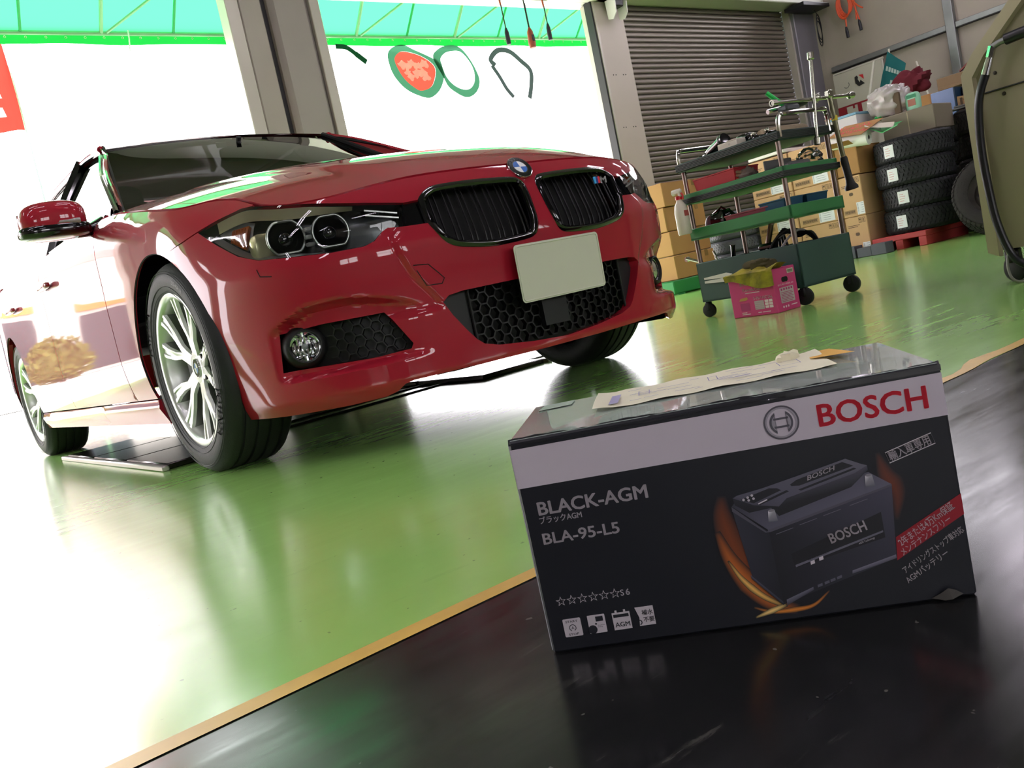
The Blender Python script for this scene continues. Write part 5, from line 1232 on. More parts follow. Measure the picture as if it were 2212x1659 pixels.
# standing in the bottom bin
for (x, y, a, b, m, lab, nm, r_) in ((.10, .31, (0, 0, 0), (.03, -.07, .215), mat('pipe_brown', '#6e5f55', .3, .8), 'slanted steel pipe standing in the trolley bin', 'steel_pipe', .014), (.09, .50, (0, 0, 0), (-.01, -.03, .15), BLK, 'black handled bar standing in the trolley bin', 'pry_bar', .012), (.06, .56, (0, 0, .02), (.02, .05, .14), CW, 'thin chromed ratchet sticking out of the trolley bin', 'ratchet', .006)):
    t = item(nm, lab, 'tool', x, y, .20); M().tube([a, ((a[0]+b[0])/2, (a[1]+b[1])/2, (a[2]+b[2])/2), b], r_, 10).build('shaft', m, t); M().cyl(b, (b[0]*1.02, b[1]*1.02, b[2]+.006), r_*1.15, seg=10).build('shaft_end', m, t)
ra_ = item('ratchet', 'chromed ratchet handle poking out past the far end of the trolley bin', 'tool', .03, .66, .27)
M().tube([(.0, -.04, .01), (-.005, .03, .04), (-.01, .10, .065)], [.006, .008, .009], 8).build('shaft', CW, ra_); M().lathe([(0, 0), (.014, 0), (.014, .02), (0, .02)], (-.01, .105, .06), (1, 0, 0), 14).build('ratchet_head', CW, ra_)
hb = item('cable_bundle', 'bundle of black booster cables heaped in the near end of the trolley bin', 'cable', .13, .14, .29)
mb = M()
for k in range(6): mb.tube(catmull([(-.06+.02*k, .10-.01*k, -.02), (-.04+.012*k, .05, .05+.008*k), (.0+.01*k, -.01, .08-.008*k), (.05, -.06-.006*k, .05), (.09, -.10, -.02)], 5), .007, 6)
mb.build('cable_loops', mat('cable_black', '#141416', .5), hb)
for s in (0, 1): M().tube(catmull([(-.05, .12-.1*s, .0), (-.02, .06-.08*s, .05), (.03, .0-.05*s, .07), (.07, -.08, .03)], 5), .006, 6).build('cable_light', mat('cable_greyl', '#a9a2a4', .5), hb)
M().box((-.03, .12, .02), (.05, .10, .035), .012).build('clamp_box', BLK, hb)
# white scissors shape on bin front
wp = item('white_spatula', 'white plastic trim tool taped on the side of the trolley bin', 'tool', -.008, .53, .20)
M().prism([(-.10, -.012), (-.06, -.024), (.10, -.016), (.10, -.004), (-.05, -.002), (.10, .004), (.10, .014), (-.06, .022), (-.10, .012)], .005, Matrix.Rotation(PI/2, 4, 'Z') @ Matrix.Rotation(PI/2, 4, 'X')).build('tool_blade', mat('white_plastic', '#d6d3d0', .4), wp)
# ------------------------------------------------------------------ pink battery box with a dirty cloth
PK = mat('pink_carton', '#cc3a76', .5, noise=(2.5, .35, '#a83684')); PW = mat('pink_print_white', '#e7cfd8', .6); PG = mat('pink_panel_grey', '#b9a8ac', .6); PD = mat('pink_dark_print', '#a8326e', .6)
pk = thing('pink_battery_box', 'pink battery carton with white print standing by the trolley', 'box', (1.752, -.275, 0), math.radians(-2))
pw, pd, ph = .175, .262, .205     # local x depth (short side faces -y), y long side faces -x
M().box((pw/2, pd/2, ph/2), (pw, pd, ph), .003).build('carton', PK, pk, 20)
exL, eyL = (0, -1, 0), (0, 0, 1); oL = V(-.0005, pd, 0)
Lp = lambda s, x, z, h, w, m=PW, bold=.0, par=pk: lettering('print', s, oL+V(0, -x, z), exL, eyL, h, m, par, w, bold)
Lp('ECO.R', .070, .152, .024, .125, bold=.01); Lp('Revolution', .080, .122, .017, .110, bold=.006);
Lp('S-95/110D26L', .135, .078, .015, .112, bold=.01)
mb = M(); plate2(rrect(.137, .030, .192, .072, .002), oL, exL, eyL, .0006, mb); mb.build('spec_table', PG, pk, 0)
mb = M()
for i in range(2):
    for j in range(3): plate2(rrect(.197+.024*i, .032+.0140*j, .218+.024*i, .0440+.0140*j, .001), oL, exL, eyL, .0006, mb)
mb.build('spec_icons', PW, pk, 0)
mb = M(); plate2(rrect(.053, .030, .108, .068, .004), oL, exL, eyL, .0006, mb); mb.build('battery_icon', PD, pk, 0); Lp('ECO.R', .064, .046, .007, .030)
for k in range(4): mb = M(); plate2([(.139, .036+.009*k), (.190, .036+.009*k), (.190, .0368+.009*k), (.139, .0368+.009*k)], oL, exL, eyL, .001, mb); mb.build('table_rule', PD, pk, 0)
mb = M()
for x, z, l in ((.092, .112, .085), (.150, .014, .022), (.178, .014, .045), (.055, .012, .05), (.055, .020, .03)): mb = M(); plate2([(x, z), (x+l, z), (x+l, z+.0035), (x, z+.0035)], oL, exL, eyL, .0008, mb); mb.build('small_print_line', PW, pk, 0)
mb = M(); plate2([(.05, .080), (.058, .092), (.098, .096), (.104, .086), (.09, .080)], oL, exL, eyL, .0008, mb); mb.build('gold_flourish', mat('gold_print', '#b8854a', .5), pk, 0)
oR = V(0, -.0005, 0); exR = (1, 0, 0)
Lr = lambda s, x, z, h, w, m=PW: lettering('print', s, oR+V(x, 0, z), exR, eyL, h, m, pk, w)
Lr('ED-S-95/110D26L-EA', .03, .122, .008, .118); mb = M(); plate2(rrect(.035, .040, .140, .112, .003), oR, exR, eyL, .0006, mb); mb.build('notice_panel', PG, pk, 0)
mb = M(); plate2(rrect(.062, .136, .110, .160, .011), oR, exR, eyL, .0007, mb); mb.build('hand_hole', mat('hole_black', '#0d0a0c', .8), pk, 0)
mb = M(); plate2(rrect(.112, .172, .160, .193, .001), oR, exR, eyL, .0007, mb); mb.build('barcode_label', mat('label_cream', '#c9c2ae', .6), pk, 0)
mb = M()
for k in range(14): plate2([(.118+.0027*k, .176), (.1192+.0027*k, .176), (.1192+.0027*k, .189), (.118+.0027*k, .189)], oR, exR, eyL, .0011, mb)
mb.build('barcode', mat('bar_black', '#25221f', .6), pk, 0)
mb = M()
for k in range(5): plate2(rrect(.044+.019*k, .098, .056+.019*k, .108, .002), oR, exR, eyL, .0009, mb)
for k in range(7): plate2([(.042, .045+.007*k), (.125+.008*(k % 2), .045+.007*k), (.125+.008*(k % 2), .0475+.007*k), (.042, .0475+.007*k)], oR, exR, eyL, .0009, mb)
mb.build('notice_print', PD, pk, 0)
mb = M()
for k in range(3): plate2(circ(.046+.018*k, .022, .006, 6), oR, exR, eyL, .0009, mb)
plate2([(.105, .022), (.150, .022), (.150, .026), (.105, .026)], oR, exR, eyL, .0009, mb); mb.build('recycling_marks', PW, pk, 0)
CL = mat('dirty_yellow_cloth', '#a89a2c', .95, noise=(14, .9, '#4a4526'), bump=(40, .5))
clt = thing('cleaning_cloth', 'dirty yellow cleaning cloth draped over the pink box', 'cloth', (1.752, -.275, 0), math.radians(-2))
mb = M(); rows = []
for i in range(17):
    r_ = []
    for j in range(25):
        u_, v_ = i/16, j/24; y = -.008+.285*v_; d = u_*.19-.075        # d<0 hangs down the -x face
        fold = .012*math.sin(v_*9+u_*3)+.008*math.sin(v_*17+1)
        if d < 0: p = (-.006-.010*abs(math.sin(v_*7)), y+.02*math.sin(v_*5)*(-d)*6, ph+.006+d*(.75+.35*math.sin(v_*4+1)))
        else: p = (d, y, ph+.010+fold*min(1, d*20)+.018*math.exp(-((d-.07)/.04)**2)*math.exp(-((v_-.45)/.25)**2))
        r_.append(p)
    rows.append(r_)
mb.grid(rows); o = mb.build('cloth_sheet', CL, clt, 60)
mb = M(); mb.blob((.085, .13, ph+.028), (.05, .075, .026), .9, .9, 20, 12, fn=lambda q_: 1+.3*math.sin(q_.x*5+q_.y*7)); mb.build('bunched_cloth', mat('dirty_grey_cloth', '#5b5438', .95, noise=(12, .8, '#35301f')), clt, 60)

# ================================================================== STOCK ALONG THE RIGHT WALL
CB = mat('cardboard_tan', '#c79f74', .75, noise=(4, .3, '#b98f64')); CB2 = mat('cardboard_brown', '#a67a48', .78, noise=(3, .35, '#966b3c'))
CPR = mat('carton_print_brown', '#5f4a38', .7); CLB = mat('carton_label_white', '#dcdde0', .6); CLP = mat('label_grey_print', '#8e9096', .6); TAPE = mat('packing_tape', '#b08a58', .3)
def frame2(x0, z0, x1, z1, t, o, ex, ey, mb):
    for a, b, c, d in ((x0, z0, x1, z0+t), (x0, z1-t, x1, z1), (x0, z0+t, x0+t, z1-t), (x1-t, z0+t, x1, z1-t)): plate2([(a, b), (c, b), (c, d), (a, d)], o, ex, ey, .0012, mb)
def carton(nm, lab, loc, w_, d_, h_, m, rz=0., label=True, group=None, seed=0):
    """carton whose printed face looks to -x; local origin is the bottom corner at large y"""
    t = thing(nm, lab, 'box', loc, rz, group); rnd = random.Random(seed)
    M().box((d_/2, -w_/2, h_/2), (d_, w_, h_), .006).build('carton_body', m, t, 20)
    o = V(0, 0, 0); ex, ey = V(0, -1, 0), V(0, 0, 1)
    mb = M(); x0 = w_*.06+rnd.random()*.02
    for i in range(14 if w_ > .3 else 9): plate2([(x0+.011*i, .035), (x0+.011*i+.007, .035), (x0+.011*i+.007+rnd.random()*.003, .058), (x0+.011*i, .058)], o, ex, ey, .0012, mb)
    frame2(x0-.006, .029, x0+(.16 if w_ > .3 else .105), .064, .003, o, ex, ey, mb)
    plate2([(x0, h_*.78), (x0+.12, h_*.78), (x0+.12, h_*.795), (x0, h_*.795)], o, ex, ey, .0012, mb); plate2([(x0, h_*.74), (x0+.10, h_*.74), (x0+.10, h_*.755), (x0, h_*.755)], o, ex, ey, .0012, mb)
    xi = w_*.66 if w_ > .3 else .14
    for i in range(4 if w_ > .3 else 2):
        frame2(xi+.036*i, h_-.062, xi+.036*i+.030, h_-.016, .0035, o, ex, ey, mb)
        if i == 0: plate2([(xi+.004, h_-.038)]+[(xi+.015+.011*math.cos(PI-PI*k/8), h_-.036+.012*math.sin(PI*k/8)) for k in range(9)], o, ex, ey, .0013, mb); plate2([(xi+.0135, h_-.056), (xi+.0165, h_-.056), (xi+.0165, h_-.036), (xi+.0135, h_-.036)], o, ex, ey, .0013, mb)
        elif i < 3: plate2([(xi+.036*i+.012, h_-.054), (xi+.036*i+.018, h_-.054), (xi+.036*i+.018, h_-.026), (xi+.036*i+.012, h_-.026)], o, ex, ey, .0013, mb)
    mb.build('carton_print', CPR, t, 0)
    if label:
        lx = w_*.48 if w_ > .3 else .145; mb = M(); plate2([(lx, .012), (min(lx+.165, w_-.003), .012), (min(lx+.165, w_-.003), .125), (lx, .125)], o, ex, ey, .0016, mb); lb = mb.build('shipping_label', CLB, t, 0)
        mb = M(); 
        for i in range(9): plate2([(lx+.006, .020+.011*i), (lx+.018, .020+.011*i), (lx+.018, .0255+.011*i), (lx+.006, .0255+.011*i)], o, ex, ey, .0022, mb)
        for i in range(5): plate2([(lx+.035+rnd.random()*.03, .030+.02*i), (min(lx+.10+rnd.random()*.05, w_-.008), .030+.02*i), (min(lx+.10+rnd.random()*.05, w_-.008), .034+.02*i), (lx+.035, .034+.02*i)], o, ex, ey, .0022, mb)
        mb.build('label_print', CLP, lb, 0)
    M().box((d_/2, -w_/2, h_+.0006), (d_, .05, .0012)).build('tape', TAPE, t, 0)
    mb = M(); plate2(rrect(w_*.40, h_*.52, w_*.58, h_*.60, .012), o, ex, ey, .0012, mb); mb.build('hand_hole', CPR, t, 0)
    return t
cols = ('column farthest from the tyres', 'middle column behind the trolley', 'narrow column touching the new tyres'); rows_ = ('bottom', 'second', 'third')
for c in range(3):
    for r_ in range(3 if c < 2 else 2):
        carton('tyre_carton', 'tan labelled carton, %s row, %s' % (rows_[r_], cols[c]), (6.0+.01*((c*7+r_*3) % 3), 2.815-.472*c, .002+.3755*r_), .466 if c < 2 else .222, .55, .373, CB, group='tan cartons behind the trolley', seed=c*5+r_)
fl_ = M().box((6.2, 2.57, 1.155), (.45, .42, .035), .004).build('foam_lid', mat('foam_white', '#e2ddd6', .8)); tag(fl_, 'thin white foam lid on top of the far carton column', 'lid')
# brown carton stack on a green pallet in front of the shutter
gp = thing('green_pallet', 'low green plastic pallet under the brown carton stack', 'pallet', (4.75, 2.98, 0))
M().box((.42, .30, .075), (.90, .66, .13), .01).build('pallet_deck', mat('pallet_green', '#1f7a3c', .5), gp)
for x in (.06, .42, .78): M().box((x, .30, .006), (.10, .66, .012)).build('pallet_runner', mat('pallet_green', '#1f7a3c', .5), gp)
nm_ = ('bottom', 'second', 'third', 'top')
for k in range(4):
    t = thing('brown_carton', 'plain brown carton, %s of the stack in front of the shutter' % nm_[k], 'box', (4.82+.012*(k % 2), 2.97+.01*(k % 3), .142+.236*k), .03*(k % 2), 'brown cartons on the green pallet')
    M().box((.30, .22, .116), (.60, .44, .23), .006).build('carton_body', CB2, t, 20)
    M().box((.48, -.002, .20), (.05, .003, .06)).build('tape', mat('tape_brown', '#7d5f35', .35), t, 0); M().box((.30, .22, .2322), (.60, .05, .001)).build('tape', mat('tape_brown', '#7d5f35', .35), t, 0)
    if k == 3: M().add([(.0, 0, .234), (.62, 0, .234), (.60, .20, .262), (.02, .20, .258)], [(0, 1, 2, 3)]).build('lid_flap', CB2, t, 0)
# ------------------------------------------------------------------ tyres
TRD = mat('tyre_rubber', '#1b1c1f', .62, bump=(120, .15)); TRD2 = mat('old_tyre_rubber', '#26221f', .8, noise=(6, .5, '#191715'), bump=(80, .2)); TPALE = mat('wrapped_tyre_rubber', '#5d5f65', .45, noise=(5, .4, '#45474c'))
def tyre_mesh(R, r, w_, nb=54, m=TRD):
    mb = M(); mb.lathe(tyre_profile(R-.006, r, w_, 4, .004), (0, 0, 0), (0, 0, 1), 64)
    me_body = mb.mesh('tyre_body', 50); me_body.materials.append(m)
    mb = M()           # raised tread blocks, real geometry
    h = w_/2; tw = h*1.44
    for g in range(4):
        c = -tw/2+tw*(g+.5)/4; hw = tw/8-.006
        for k in range(nb):
            a0 = 2*PI*(k+(.5 if g % 2 else 0))/nb; a1 = a0+2*PI/nb*.78; sk = (.35 if g in (0, 3) else .2)*2*PI/nb*(1 if g < 2 else -1)
            q = [(a0, c-hw), (a1, c-hw), (a1+sk, c+hw), (a0+sk, c+hw)]
            mb.add([((R-.008)*math.cos(a), (R-.008)*math.sin(a), z) for a, z in q]+[(R*math.cos(a), R*math.sin(a), z) for a, z in q], [(4, 5, 6, 7), (0, 1, 5, 4), (1, 2, 6, 5), (2, 3, 7, 6), (3, 0, 4, 7)])
        if g in (0, 3):
            for k in range(nb):
                a0 = 2*PI*(k+.2)/nb; a1 = a0+2*PI/nb*.7; s = -1 if g == 0 else 1
                q = [(R-.004, s*h*.76, a0), (R-.004, s*h*.76, a1), (R-.020, s*h*.95, a1), (R-.020, s*h*.95, a0)]
                mb.add([(r2*math.cos(a)*1.012, r2*math.sin(a)*1.012, z*1.01) for r2, z, a in q], [(0, 1, 2, 3)])
    me_t = mb.mesh('tread_blocks', 0); me_t.materials.append(m)
    return me_body, me_t
tyA = tyre_mesh(.335, .215, .215); tyB = tyre_mesh(.345, .215, .225, 50, TRD2); tyC = tyre_mesh(.27, .19, .135, 46, TPALE)
def put_tyre(meshes, nm, lab, loc, group=None, rot=None):
    t = thing(nm, lab, 'tyre', loc, 0, group)
    if rot is not None: t.rotation_euler = rot
    link('tyre_body', meshes[0], None, t); o = link('tread_blocks', meshes[1], None, t); o['kind'] = 'stuff'
    return t
rp = thing('red_pallet', 'low red pallet under the new tyre stack', 'pallet', (6.02, 1.78, 0))
PR = mat('pallet_red', '#b03a3a', .55, noise=(4, .3, '#8e2f30'))
M().box((.40, -.40, .108), (.80, .51, .05), .006).build('pallet_deck', PR, rp)
for y in (-.185, -.40, -.615): M().box((.40, y, .042), (.80, .07, .084), .004).build('pallet_runner', PR, rp)
ordn = ('bottom', 'second', 'third', 'top')
for k in range(4):
    cx, cy = 6.37+(.0, .01, -.012, .006)[k], 1.295+(.0, -.012, .008, .0)[k]
    t = put_tyre(tyA, 'new_tyre', 'new black tyre with white sticker, %s of the stack on red pallet' % ordn[k], (cx, cy, .135+.1085+.2115*k), 'new tyres on the red pallet')
    mb = M(); az = PI-.12+(.0, .10, .0, -.06)[k]; rows = []
    mb.grid([[(.3375*math.cos(az+a), .3375*math.sin(az+a), z) for a in (-.15, -.09, -.03, .03, .09, .15)] for z in (-.055, .055)]); lb = mb.build('sticker', CLB, t, 60)
    mb = M()
    for j in range(4): mb.grid([[(.3382*math.cos(az+a), .3382*math.sin(az+a), -.035+.02*j+z) for a in (-.10, 0, .02+.02*(j % 3))] for z in (0, .005)])
    mb.build('sticker_print', mat('sticker_pale_print', '#c98f90', .6), lb, 0)
for k in range(5):
    put_tyre(tyB, 'used_tyre', 'dark used tyre, %s of the stack behind the new tyres' % ('bottom', 'second', 'third', 'fourth', 'top')[k], (6.95+.015*(k % 2), .78+.012*(k % 3), .115+.222*k), 'used tyres behind the new ones')
for k in range(5):
    put_tyre(tyA, 'used_tyre', 'dark tyre in the farther stack by the wall stud, %s' % ('bottom', 'second', 'third', 'fourth', 'top')[k], (7.50, 1.28, .11+.222*k), 'far used tyres')
for k in range(5):
    put_tyre(tyC, 'wrapped_tyre', 'small grey wrapped tyre, %s of the narrow stack seen through the trolley' % ('bottom', 'second', 'third', 'fourth', 'top')[k], (5.98, 3.12, .075+.138*k), 'small wrapped tyres')
# wheel with steel rim leaning on the used tyres
lw = put_tyre(tyB, 'spare_wheel', 'tyre on black steel rim leaning against the used tyres', (6.22, .57, .318), None, None)
lw['category'] = 'wheel'
lw.rotation_mode = 'QUATERNION'; lw.rotation_quaternion = V(-.86, -.28, .42).to_track_quat('Z', 'Y')
SR = mat('steel_rim_dark', '#4b4642', .5, .6, noise=(9, .5, '#2f2b28'))
M().lathe([(.217, .085), (.212, .07), (.19, .045), (.175, .02), (.16, .03), (.11, .045), (.06, .03), (0, .03)], (0, 0, 0), (0, 0, 1), 48).build('steel_rim', SR, lw)
for k in range(8):
    a = 2*PI*k/8; M().cyl((.142*math.cos(a), .142*math.sin(a), .034), (.142*math.cos(a), .142*math.sin(a), .040), .013, seg=10).build('rim_hole', mat('hole_black', '#0d0a0c', .8), lw)
for k in range(4):
    a = 2*PI*k/4+.3; M().cyl((.055*math.cos(a), .055*math.sin(a), .028), (.055*math.cos(a), .055*math.sin(a), .037), .009, seg=8).build('bolt_hole', mat('hole_black', '#0d0a0c', .8), lw)
# grey battery boxes on the floor
for k, (x, y, w_, h_, lab) in enumerate(((5.96, 1.93, .24, .11, 'flat grey carton with white dots, left of the three on the floor'), (5.93, 1.655, .14, .085, 'small grey carton, middle of the three on the floor'), (5.90, 1.50, .14, .10, 'small grey carton, right of the three beside the red pallet'))):
    t = thing('grey_carton', lab, 'box', (x-.16, y, 0), 0, 'grey cartons on the floor'); M().box((.07, -w_/2, h_/2+.001), (.14, w_, h_), .004).build('carton_body', mat('carton_slate', '#4c4d57', .6), t, 20)
    if k == 0:
        mb = M()
        for i, r_ in enumerate((.010, .011, .004, .003, .004, .006)): plate2([(p[0], p[1]) for p in circ(.07+.024*i, .045, r_, 12)], (0, 0, 0), (0, -1, 0), (0, 0, 1), .0012, mb)
        mb.build('white_dots', CLB, t, 0)
# ------------------------------------------------------------------ clutter heaped on top of the cartons
t = thing('open_carton', 'open brown carton on the carton column nearest the tyres', 'box', (6.03, 1.868, .757))
mb = M(); w_, d_, h_ = .222, .42, .26
for c, s in (((.003, -w_/2, h_/2), (.006, w_, h_)), ((d_, -w_/2, h_/2), (.006, w_, h_)), ((d_/2, 0, h_/2), (d_, .006, h_)), ((d_/2, -w_, h_/2), (d_, .006, h_)), ((d_/2, -w_/2, .004), (d_, w_, .006))): mb.box(c, s)
mb.build('carton_walls', CB2, t, 0)
M().add([(0, 0, h_), (0, -w_, h_), (-.12, -w_-.01, h_+.05), (-.12, .01, h_+.06)], [(0, 1, 2, 3)]).build('flap', CB2, t, 0)
M().add([(0, 0, h_), (d_, 0, h_), (d_, -.01, h_+.09), (0, -.012, h_+.10)], [(0, 1, 2, 3)]).build('flap', CB, t, 0)
t = thing('placard', 'brown cardboard placard with red brush lettering tilted on the open carton', 'sign', (5.94, 1.86, 1.135))
ex, ey = V(.10, -1, -.06).normalized(), V(.75, .30, .42).normalized()
mb = M(); plate2([(0, 0), (.33, -.06), (.52, .20), (.16, .20)], (0, 0, 0), ex, ey, 0, mb); plate2([(0, 0), (.16, .20), (.52, .20), (.33, -.06)], (0, 0, 0), ex, ey, -.004, mb); mb.build('placard_board', CB2, t, 0)
mb = M(); rnd = random.Random(5)
for i in range(8):
    for j in range(2):
        x0, y0 = .07+.037*i+.05*j, .012+.078*j+.0*i-.035*(i/8)*(1-j)
        for k in range(4):
            a, b, l = rnd.random()*.022, rnd.random()*.045, .015+rnd.random()*.018
            plate2([(x0+a, y0+b), (x0+a+l*(k % 2)+.006, y0+b+.002), (x0+a+l*(k % 2)+.006, y0+b+.007+l*((k+1) % 2)), (x0+a, y0+b+.007+l*((k+1) % 2))], (0, 0, 0), ex, ey, .003, mb)
mb.build('red_brush_marks', mat('brush_red', '#e04a58', .6), t, 0)
t = thing('paper_roll', 'thick white paper roll lying across the open carton', 'roll', (6.03, 1.86, 1.088))
M().lathe([(.02, 0), (.066, 0), (.066, .34), (.02, .34)], (0, 0, 0), (.10, -1, -.10), 28).build('roll', mat('roll_white', '#eceae6', .6), t); M().grid([[(.06, -.30, .09), (.09, -.42, .07), (.10, -.56, .04)], [(-.02, -.34, .06), (.0, -.46, .02), (.02, -.58, -.01)]]).build('loose_sheet', mat('sheet_cream', '#d8cfbd', .7), t, 60)
t = thing('green_folder', 'bright green plastic folder beside the paper roll', 'folder', (6.02, 1.44, 1.03))
mb = M(); mb.add([(0, .06, .10), (.02, -.06, .03), (.0, -.22, .06), (.14, -.20, .09), (.16, .02, .10), (0, .055, .095), (.02, -.06, .022), (0, -.22, .05)], [(0, 1, 4), (1, 3, 4), (1, 2, 3), (0, 5, 6, 1), (1, 6, 7, 2)]); mb.build('folder_sheet', mat('folder_green', '#1d9a48', .4), t, 0)
M().add([(.015, .02, .085), (.02, .0, .075), (.05, -.03, .07), (.045, -.01, .08)], [(0, 1, 2, 3)]).build('folder_flash', WHT, t, 0)
t = thing('beige_crate', 'greyish beige lidded carton under the clear bag', 'box', (6.30, 1.52, .990))
M().box((.20, -.24, .11), (.38, .48, .215), .008, rz=.04).build('crate_body', mat('crate_beige', '#7d7263', .7, noise=(5, .3, '#6c6254')), t); M().box((.02, -.25, .10), (.02, .012, .21), .002).build('crate_edge', mat('crate_edge', '#a8997f', .6), t)
t = thing('clear_bag', 'bulging clear plastic bag on top of the beige carton', 'bag', (6.48, 1.50, 1.205))
M().blob((0, 0, .14), (.16, .19, .15), .9, .9, 34, 22, fn=lambda q_: 1+.14*math.sin(q_.x*9+q_.y*7)*math.sin(q_.z*8+q_.y*3)+.06*math.sin(q_.y*19)).build('bag_film', mat('bag_film_milky', '#c9c2c0', .25, 0, .5, alpha=.62), t, 60)
M().blob((.02, .03, .08), (.09, .12, .07), .8, .8, fn=lambda q_: 1+.2*math.sin(q_.y*8)).build('bag_contents', mat('bag_contents', '#b79c8c', .8), t); M().blob((-.10, .06, .03), (.03, .05, .02)).build('green_sachet', mat('folder_green', '#1d9a48', .4), t)
t = M().box((6.36, 1.365, 1.305), (.03, .06, .19), .004).build('wooden_block', mat('block_brown', '#5b4a39', .8)); tag(t, 'brown wooden block standing in front of the clear bag', 'block')
t = thing('refill_pouch', 'green and white printed refill pouch beside the clear bag', 'pouch', (6.42, 1.25, 1.205))
M().blob((0, 0, .075), (.03, .07, .085), .5, .7).build('pouch_body', mat('pouch_mint', '#8fc7a8', .35), t); M().box((-.032, .0, .07), (.002, .07, .06)).build('pouch_picture', mat('pouch_picture', '#9a5b48', .5), t, 0); M().box((-.030, .0, .125), (.002, .09, .03)).build('pouch_band', mat('pouch_green', '#1f7a54', .5), t, 0)
t = thing('white_carton', 'white carton with light blue lid behind the open carton', 'box', (6.25, 2.02, 1.132)); M().box((.15, -.15, .09), (.28, .30, .18), .004).build('carton_body', mat('carton_whiteish', '#c9c4c6', .6), t, 20); M().box((.15, -.15, .19), (.29, .31, .025), .004).build('carton_lid', mat('lid_blue', '#6f9cb4', .5), t); M().box((.02, -.05, .206), (.06, .12, .012)).build('orange_scrap', mat('scrap_orange', '#c87a3c', .6), t)
t = thing('blue_carton', 'pale blue printed carton leaning on the used tyres', 'box', (7.20, 1.45, 1.115)); M().box((.10, -.10, .14), (.20, .22, .27), .004).build('carton_body', mat('carton_paleblue', '#8d9cc6', .5, noise=(3, .6, '#5f86b0')), t); M().box((.10, -.215, .14), (.20, .012, .27)).build('carton_side', mat('carton_navy', '#16324a', .5), t)
t = thing('dark_case', 'dark navy case beside the pale blue carton', 'case', (7.32, 1.20, 1.115)); M().box((.12, -.06, .14), (.24, .17, .27), .01).build('case_body', mat('case_navy', '#101c2a', .5), t); M().box((-.002, -.06, .22), (.006, .06, .03), .002).build('case_latch', STEEL, t)
t = thing('torn_carton', 'torn tan carton piece with black print on the used tyres', 'box', (6.78, 1.03, 1.118)); M().add([(0, 0, 0), (0, 0, .13), (.0, -.08, .12), (.02, -.13, .05), (.04, -.15, .0), (.10, 0, 0), (.10, 0, .11), (.10, -.10, .06)], [(0, 1, 2, 3, 4), (0, 5, 6, 1), (5, 4, 3, 7, 6), (1, 6, 7, 2), (0, 4, 5)]).build('carton_piece', CB, t, 0); M().box((-.002, -.035, .07), (.002, .02, .08)).build('carton_print', CPR, t, 0)
for k, (x, y, l, r_) in enumerate(((6.75, .98, .22, .0), (6.78, .95, .2, .15))):
    t = M().box((x, y, 1.135+.02*k), (.10, l, .015), .002, rz=r_).build('metal_strip', STEEL); tag(t, ('pale metal strip lying on the used tyres', 'upper pale metal strip crossing the first on the used tyres')[k], 'strip')
# far shelf with red jumper leads, against the wall
sf = thing('wall_shelf', 'plywood wall shelf with red leads behind the tyres', 'shelf', (8.0, 1.1, 0)); M().box((.35, .08, 1.50), (.7, 1.15, .03), .004).build('shelf_board', mat('plywood', '#7d6347', .7), sf); M().box((.02, .08, 1.56), (.03, 1.15, .10), .004).build('shelf_fascia', mat('plywood', '#7d6347', .7), sf)
for y in (-.4, .55): M().box((.35, y, .745), (.05, .05, 1.49), .004).build('shelf_leg', STEEL, sf)
t = thing('jumper_leads', 'coiled red and black jumper leads on the plywood shelf', 'cable', (8.1, 1.25, 1.60)); M().tube(catmull([(0, .3, .03), (0, .15, .10), (.02, -.05, .06), (.0, -.25, .05), (.02, -.40, .0)], 6), .012, 6).build('red_lead', mat('lead_red', '#6e1f1c', .5), t); M().tube(catmull([(.05, .32, .0), (.05, .1, .07), (.05, -.1, .02), (.05, -.3, .03)], 6), .012, 6).build('black_lead', mat('cable_black', '#141416', .5), t)
t = thing('red_cloth', 'dark red cloth heaped on the shelf below the teal flag', 'cloth', (8.12, 2.12, 1.50)); M().blob((.1, 0, .185), (.12, .20, .14), .9, .9, 24, 14, fn=lambda q_: 1+.2*math.sin(q_.y*8+q_.z*6)).build('cloth_heap', mat('cloth_darkred', '#5e1622', .9), t, 60)
M().box((8.25, 2.12, .75), (.4, .5, 1.5), .01).build('tall_carton', CB2); tag(bpy.data.objects['tall_carton'], 'tall brown carton carrying the red cloth by the wall', 'box')
# wall-mounted: sign panel, teal flag, stick, orange air hose
sg = thing('sign_panel', 'white sign panel with red base and logo marks on the beige wall', 'sign', (9.80, 3.94, 0)); M().box((.02, -.34, 2.10), (.03, .70, .44), .004).build('panel_board', mat('panel_cream', '#c2bfb0', .5), sg); M().box((.02, -.34, 1.80), (.032, .70, .17), .004).build('panel_red_base', mat('panel_red', '#8f1f2c', .5), sg)
ex, ey = V(0, -1, 0), V(0, 0, 1); o = V(.003, 0, 0)
mb = M(); plate2([(3.94-y, z) for y, z in ((3.640, 2.21), (3.606, 2.225), (3.590, 2.20), (3.599, 2.173), (3.578, 2.126), (3.563, 2.157), (3.510, 2.095), (3.596, 2.08), (3.640, 2.130))], o, ex, ey, .003, mb); mb.build('logo_black', mat('logo_black', '#1b1b1d', .5), sg, 0); mb = M(); plate2([(3.94-y, z) for y, z in ((3.580, 2.225), (3.515, 2.215), (3.512, 2.150))], o, ex, ey, .003, mb); mb.build('logo_red', mat('logo_red', '#c3242e', .5), sg, 0)
mb = M(); ring2(.17, 2.15, .035, .045, o, ex, ey, .003, mb, 20, -2.6, .6); mb.build('logo_swirl', mat('logo_grey', '#6d6d66', .5), sg, 0)
